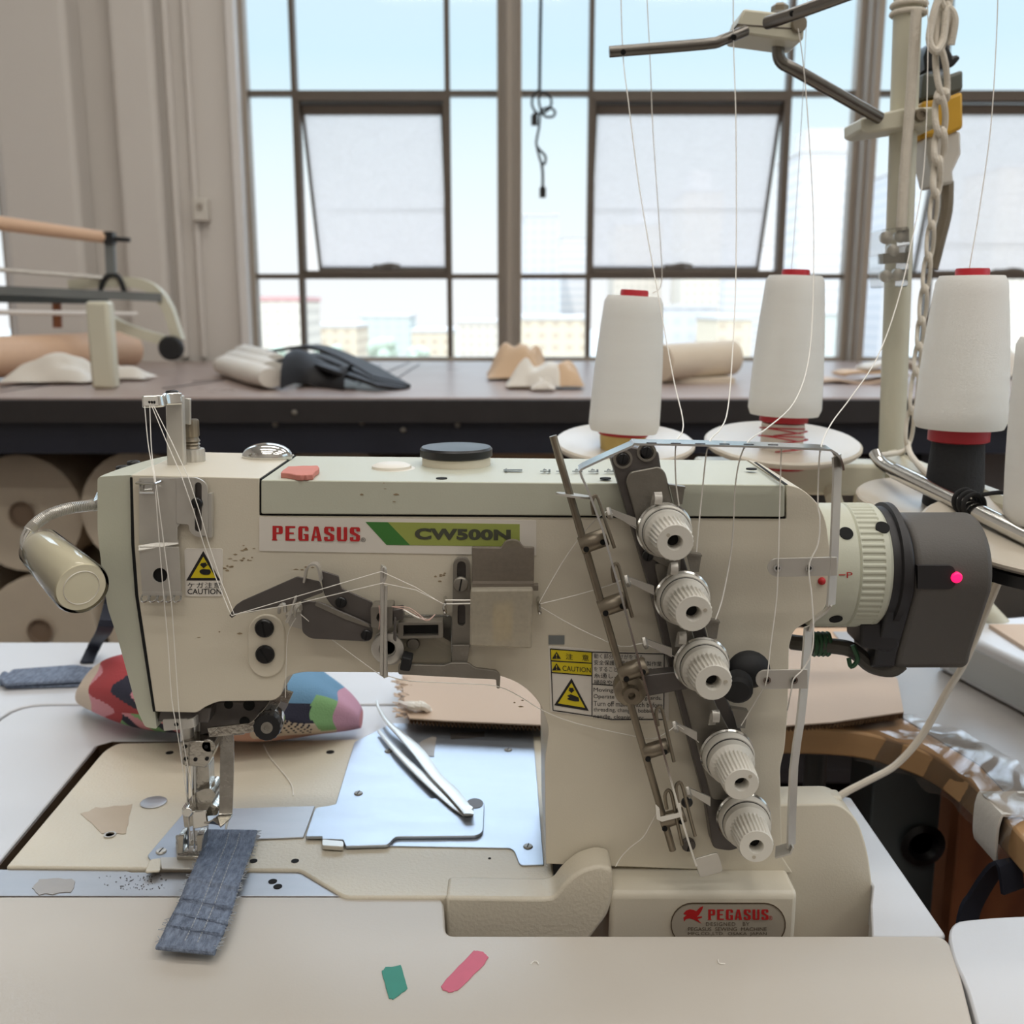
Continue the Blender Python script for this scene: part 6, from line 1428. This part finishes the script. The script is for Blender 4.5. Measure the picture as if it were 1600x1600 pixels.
thread([(240, 634, .6235), (268, 690, .612), (294, 745, .593), (312, 800, .591), (326, 850, .594), (346, 910, .592), (362, 950, .583), (366, 960, .582), (460, 944, .580), (598, 911, .576), (650, 922, .579), (694, 944, .586)], 'lower white thread slanting across the slotted plate to the eyelet pin', .00028, sm=1)
thread([(842, 943, .588), (878, 880, .590), (912, 832, .585), (938, 806, .572), (952, 800, .574), (976, 815, .579), (1000, 830, .577)], 'white thread from the right hook up to the first tension dial', .00028, sm=3)
thread([(842, 944, .588), (900, 930, .590), (954, 914, .572), (978, 905, .574), (1000, 918, .577), (1026, 928, .577)], 'white thread from the right hook across to the second tension dial', .00028, sm=2)
thread([(844, 948, .588), (900, 980, .592), (970, 1010, .575), (1004, 1005, .573), (1030, 1018, .577), (1056, 1026, .577)], 'white thread from the right hook down to the third tension dial', .00028, sm=3)
thread([(470, 960, .582), (500, 985, .590), (560, 1030, .592), (596, 1056, .582)], 'white thread running diagonally from the hooks to the foot of the eyelet pin', .00026, sm=2)
thread([(462, 966, .582), (452, 984, .593), (448, 1010, .5945), (446, 1090, .600)], 'fine white thread hanging beside the raised pad with two black screws', .00022, sm=2)
thread([(606, 1056, .582), (640, 1064, .585), (720, 1068, .584), (776, 1072, .586), (812, 1088, .598), (848, 1110, .597), (900, 1130, .597), (990, 1150, .592), (1022, 1154, .568), (1048, 1140, .570), (1060, 1134, .574), (1092, 1160, .578)], 'white thread below the warning sticker reaching to the fourth tension dial', .00028, sm=3)
thread([(1030, 1264, .563), (1018, 1285, .575), (1005, 1308, .580), (985, 1324, .585), (970, 1340, .588), (962, 1354, .584)], 'loose white thread end from the end fork down to the column base', .00030, sm=3)
b = MB()
for k in range(4): b.tube([P(592+2*k, 946, .580-.0008*(k % 2)), P(594+2*k, 965, .5795), P(592+3*k, 984, .5805)], .00035, 5, 2)
for k in range(2): b.tube([P(612, 948, .582), P(640, 950+4*k, .580), P(666, 968+2*k, .579), (P(680, 960, .584))], .00028, 5, 4)
b.build('sewing_thread', 'pink_thread', label='pinkish thread wound over the square nut', cat_='thread')

# ================================================================ camera and colour management
cam = bpy.data.cameras.new('camera'); co = bpy.data.objects.new('camera', cam); C.objects.link(co)
cam.sensor_fit = 'HORIZONTAL'; cam.sensor_width = 36; cam.lens = 36*F/1600; cam.clip_start = .01; cam.clip_end = 5000
co.location = (0, 0, CZ); co.rotation_euler = (PI/2-TH, 0, 0)
cam.dof.use_dof = True; cam.dof.focus_distance = .615; cam.dof.aperture_fstop = 10.5
SC.camera = co
SC.view_settings.view_transform = 'Standard'; SC.view_settings.look = 'None'; SC.view_settings.gamma = 1; SC.view_settings.use_curve_mapping = False
SC.view_settings.exposure = 0.08
SC.cycles.max_bounces = 10; SC.cycles.diffuse_bounces = 4; SC.cycles.glossy_bounces = 4; SC.cycles.transmission_bounces = 6; SC.cycles.transparent_max_bounces = 16
SC.cycles.caustics_reflective = False; SC.cycles.caustics_refractive = False; SC.cycles.sample_clamp_indirect = 6
SC.cycles.use_denoising = True
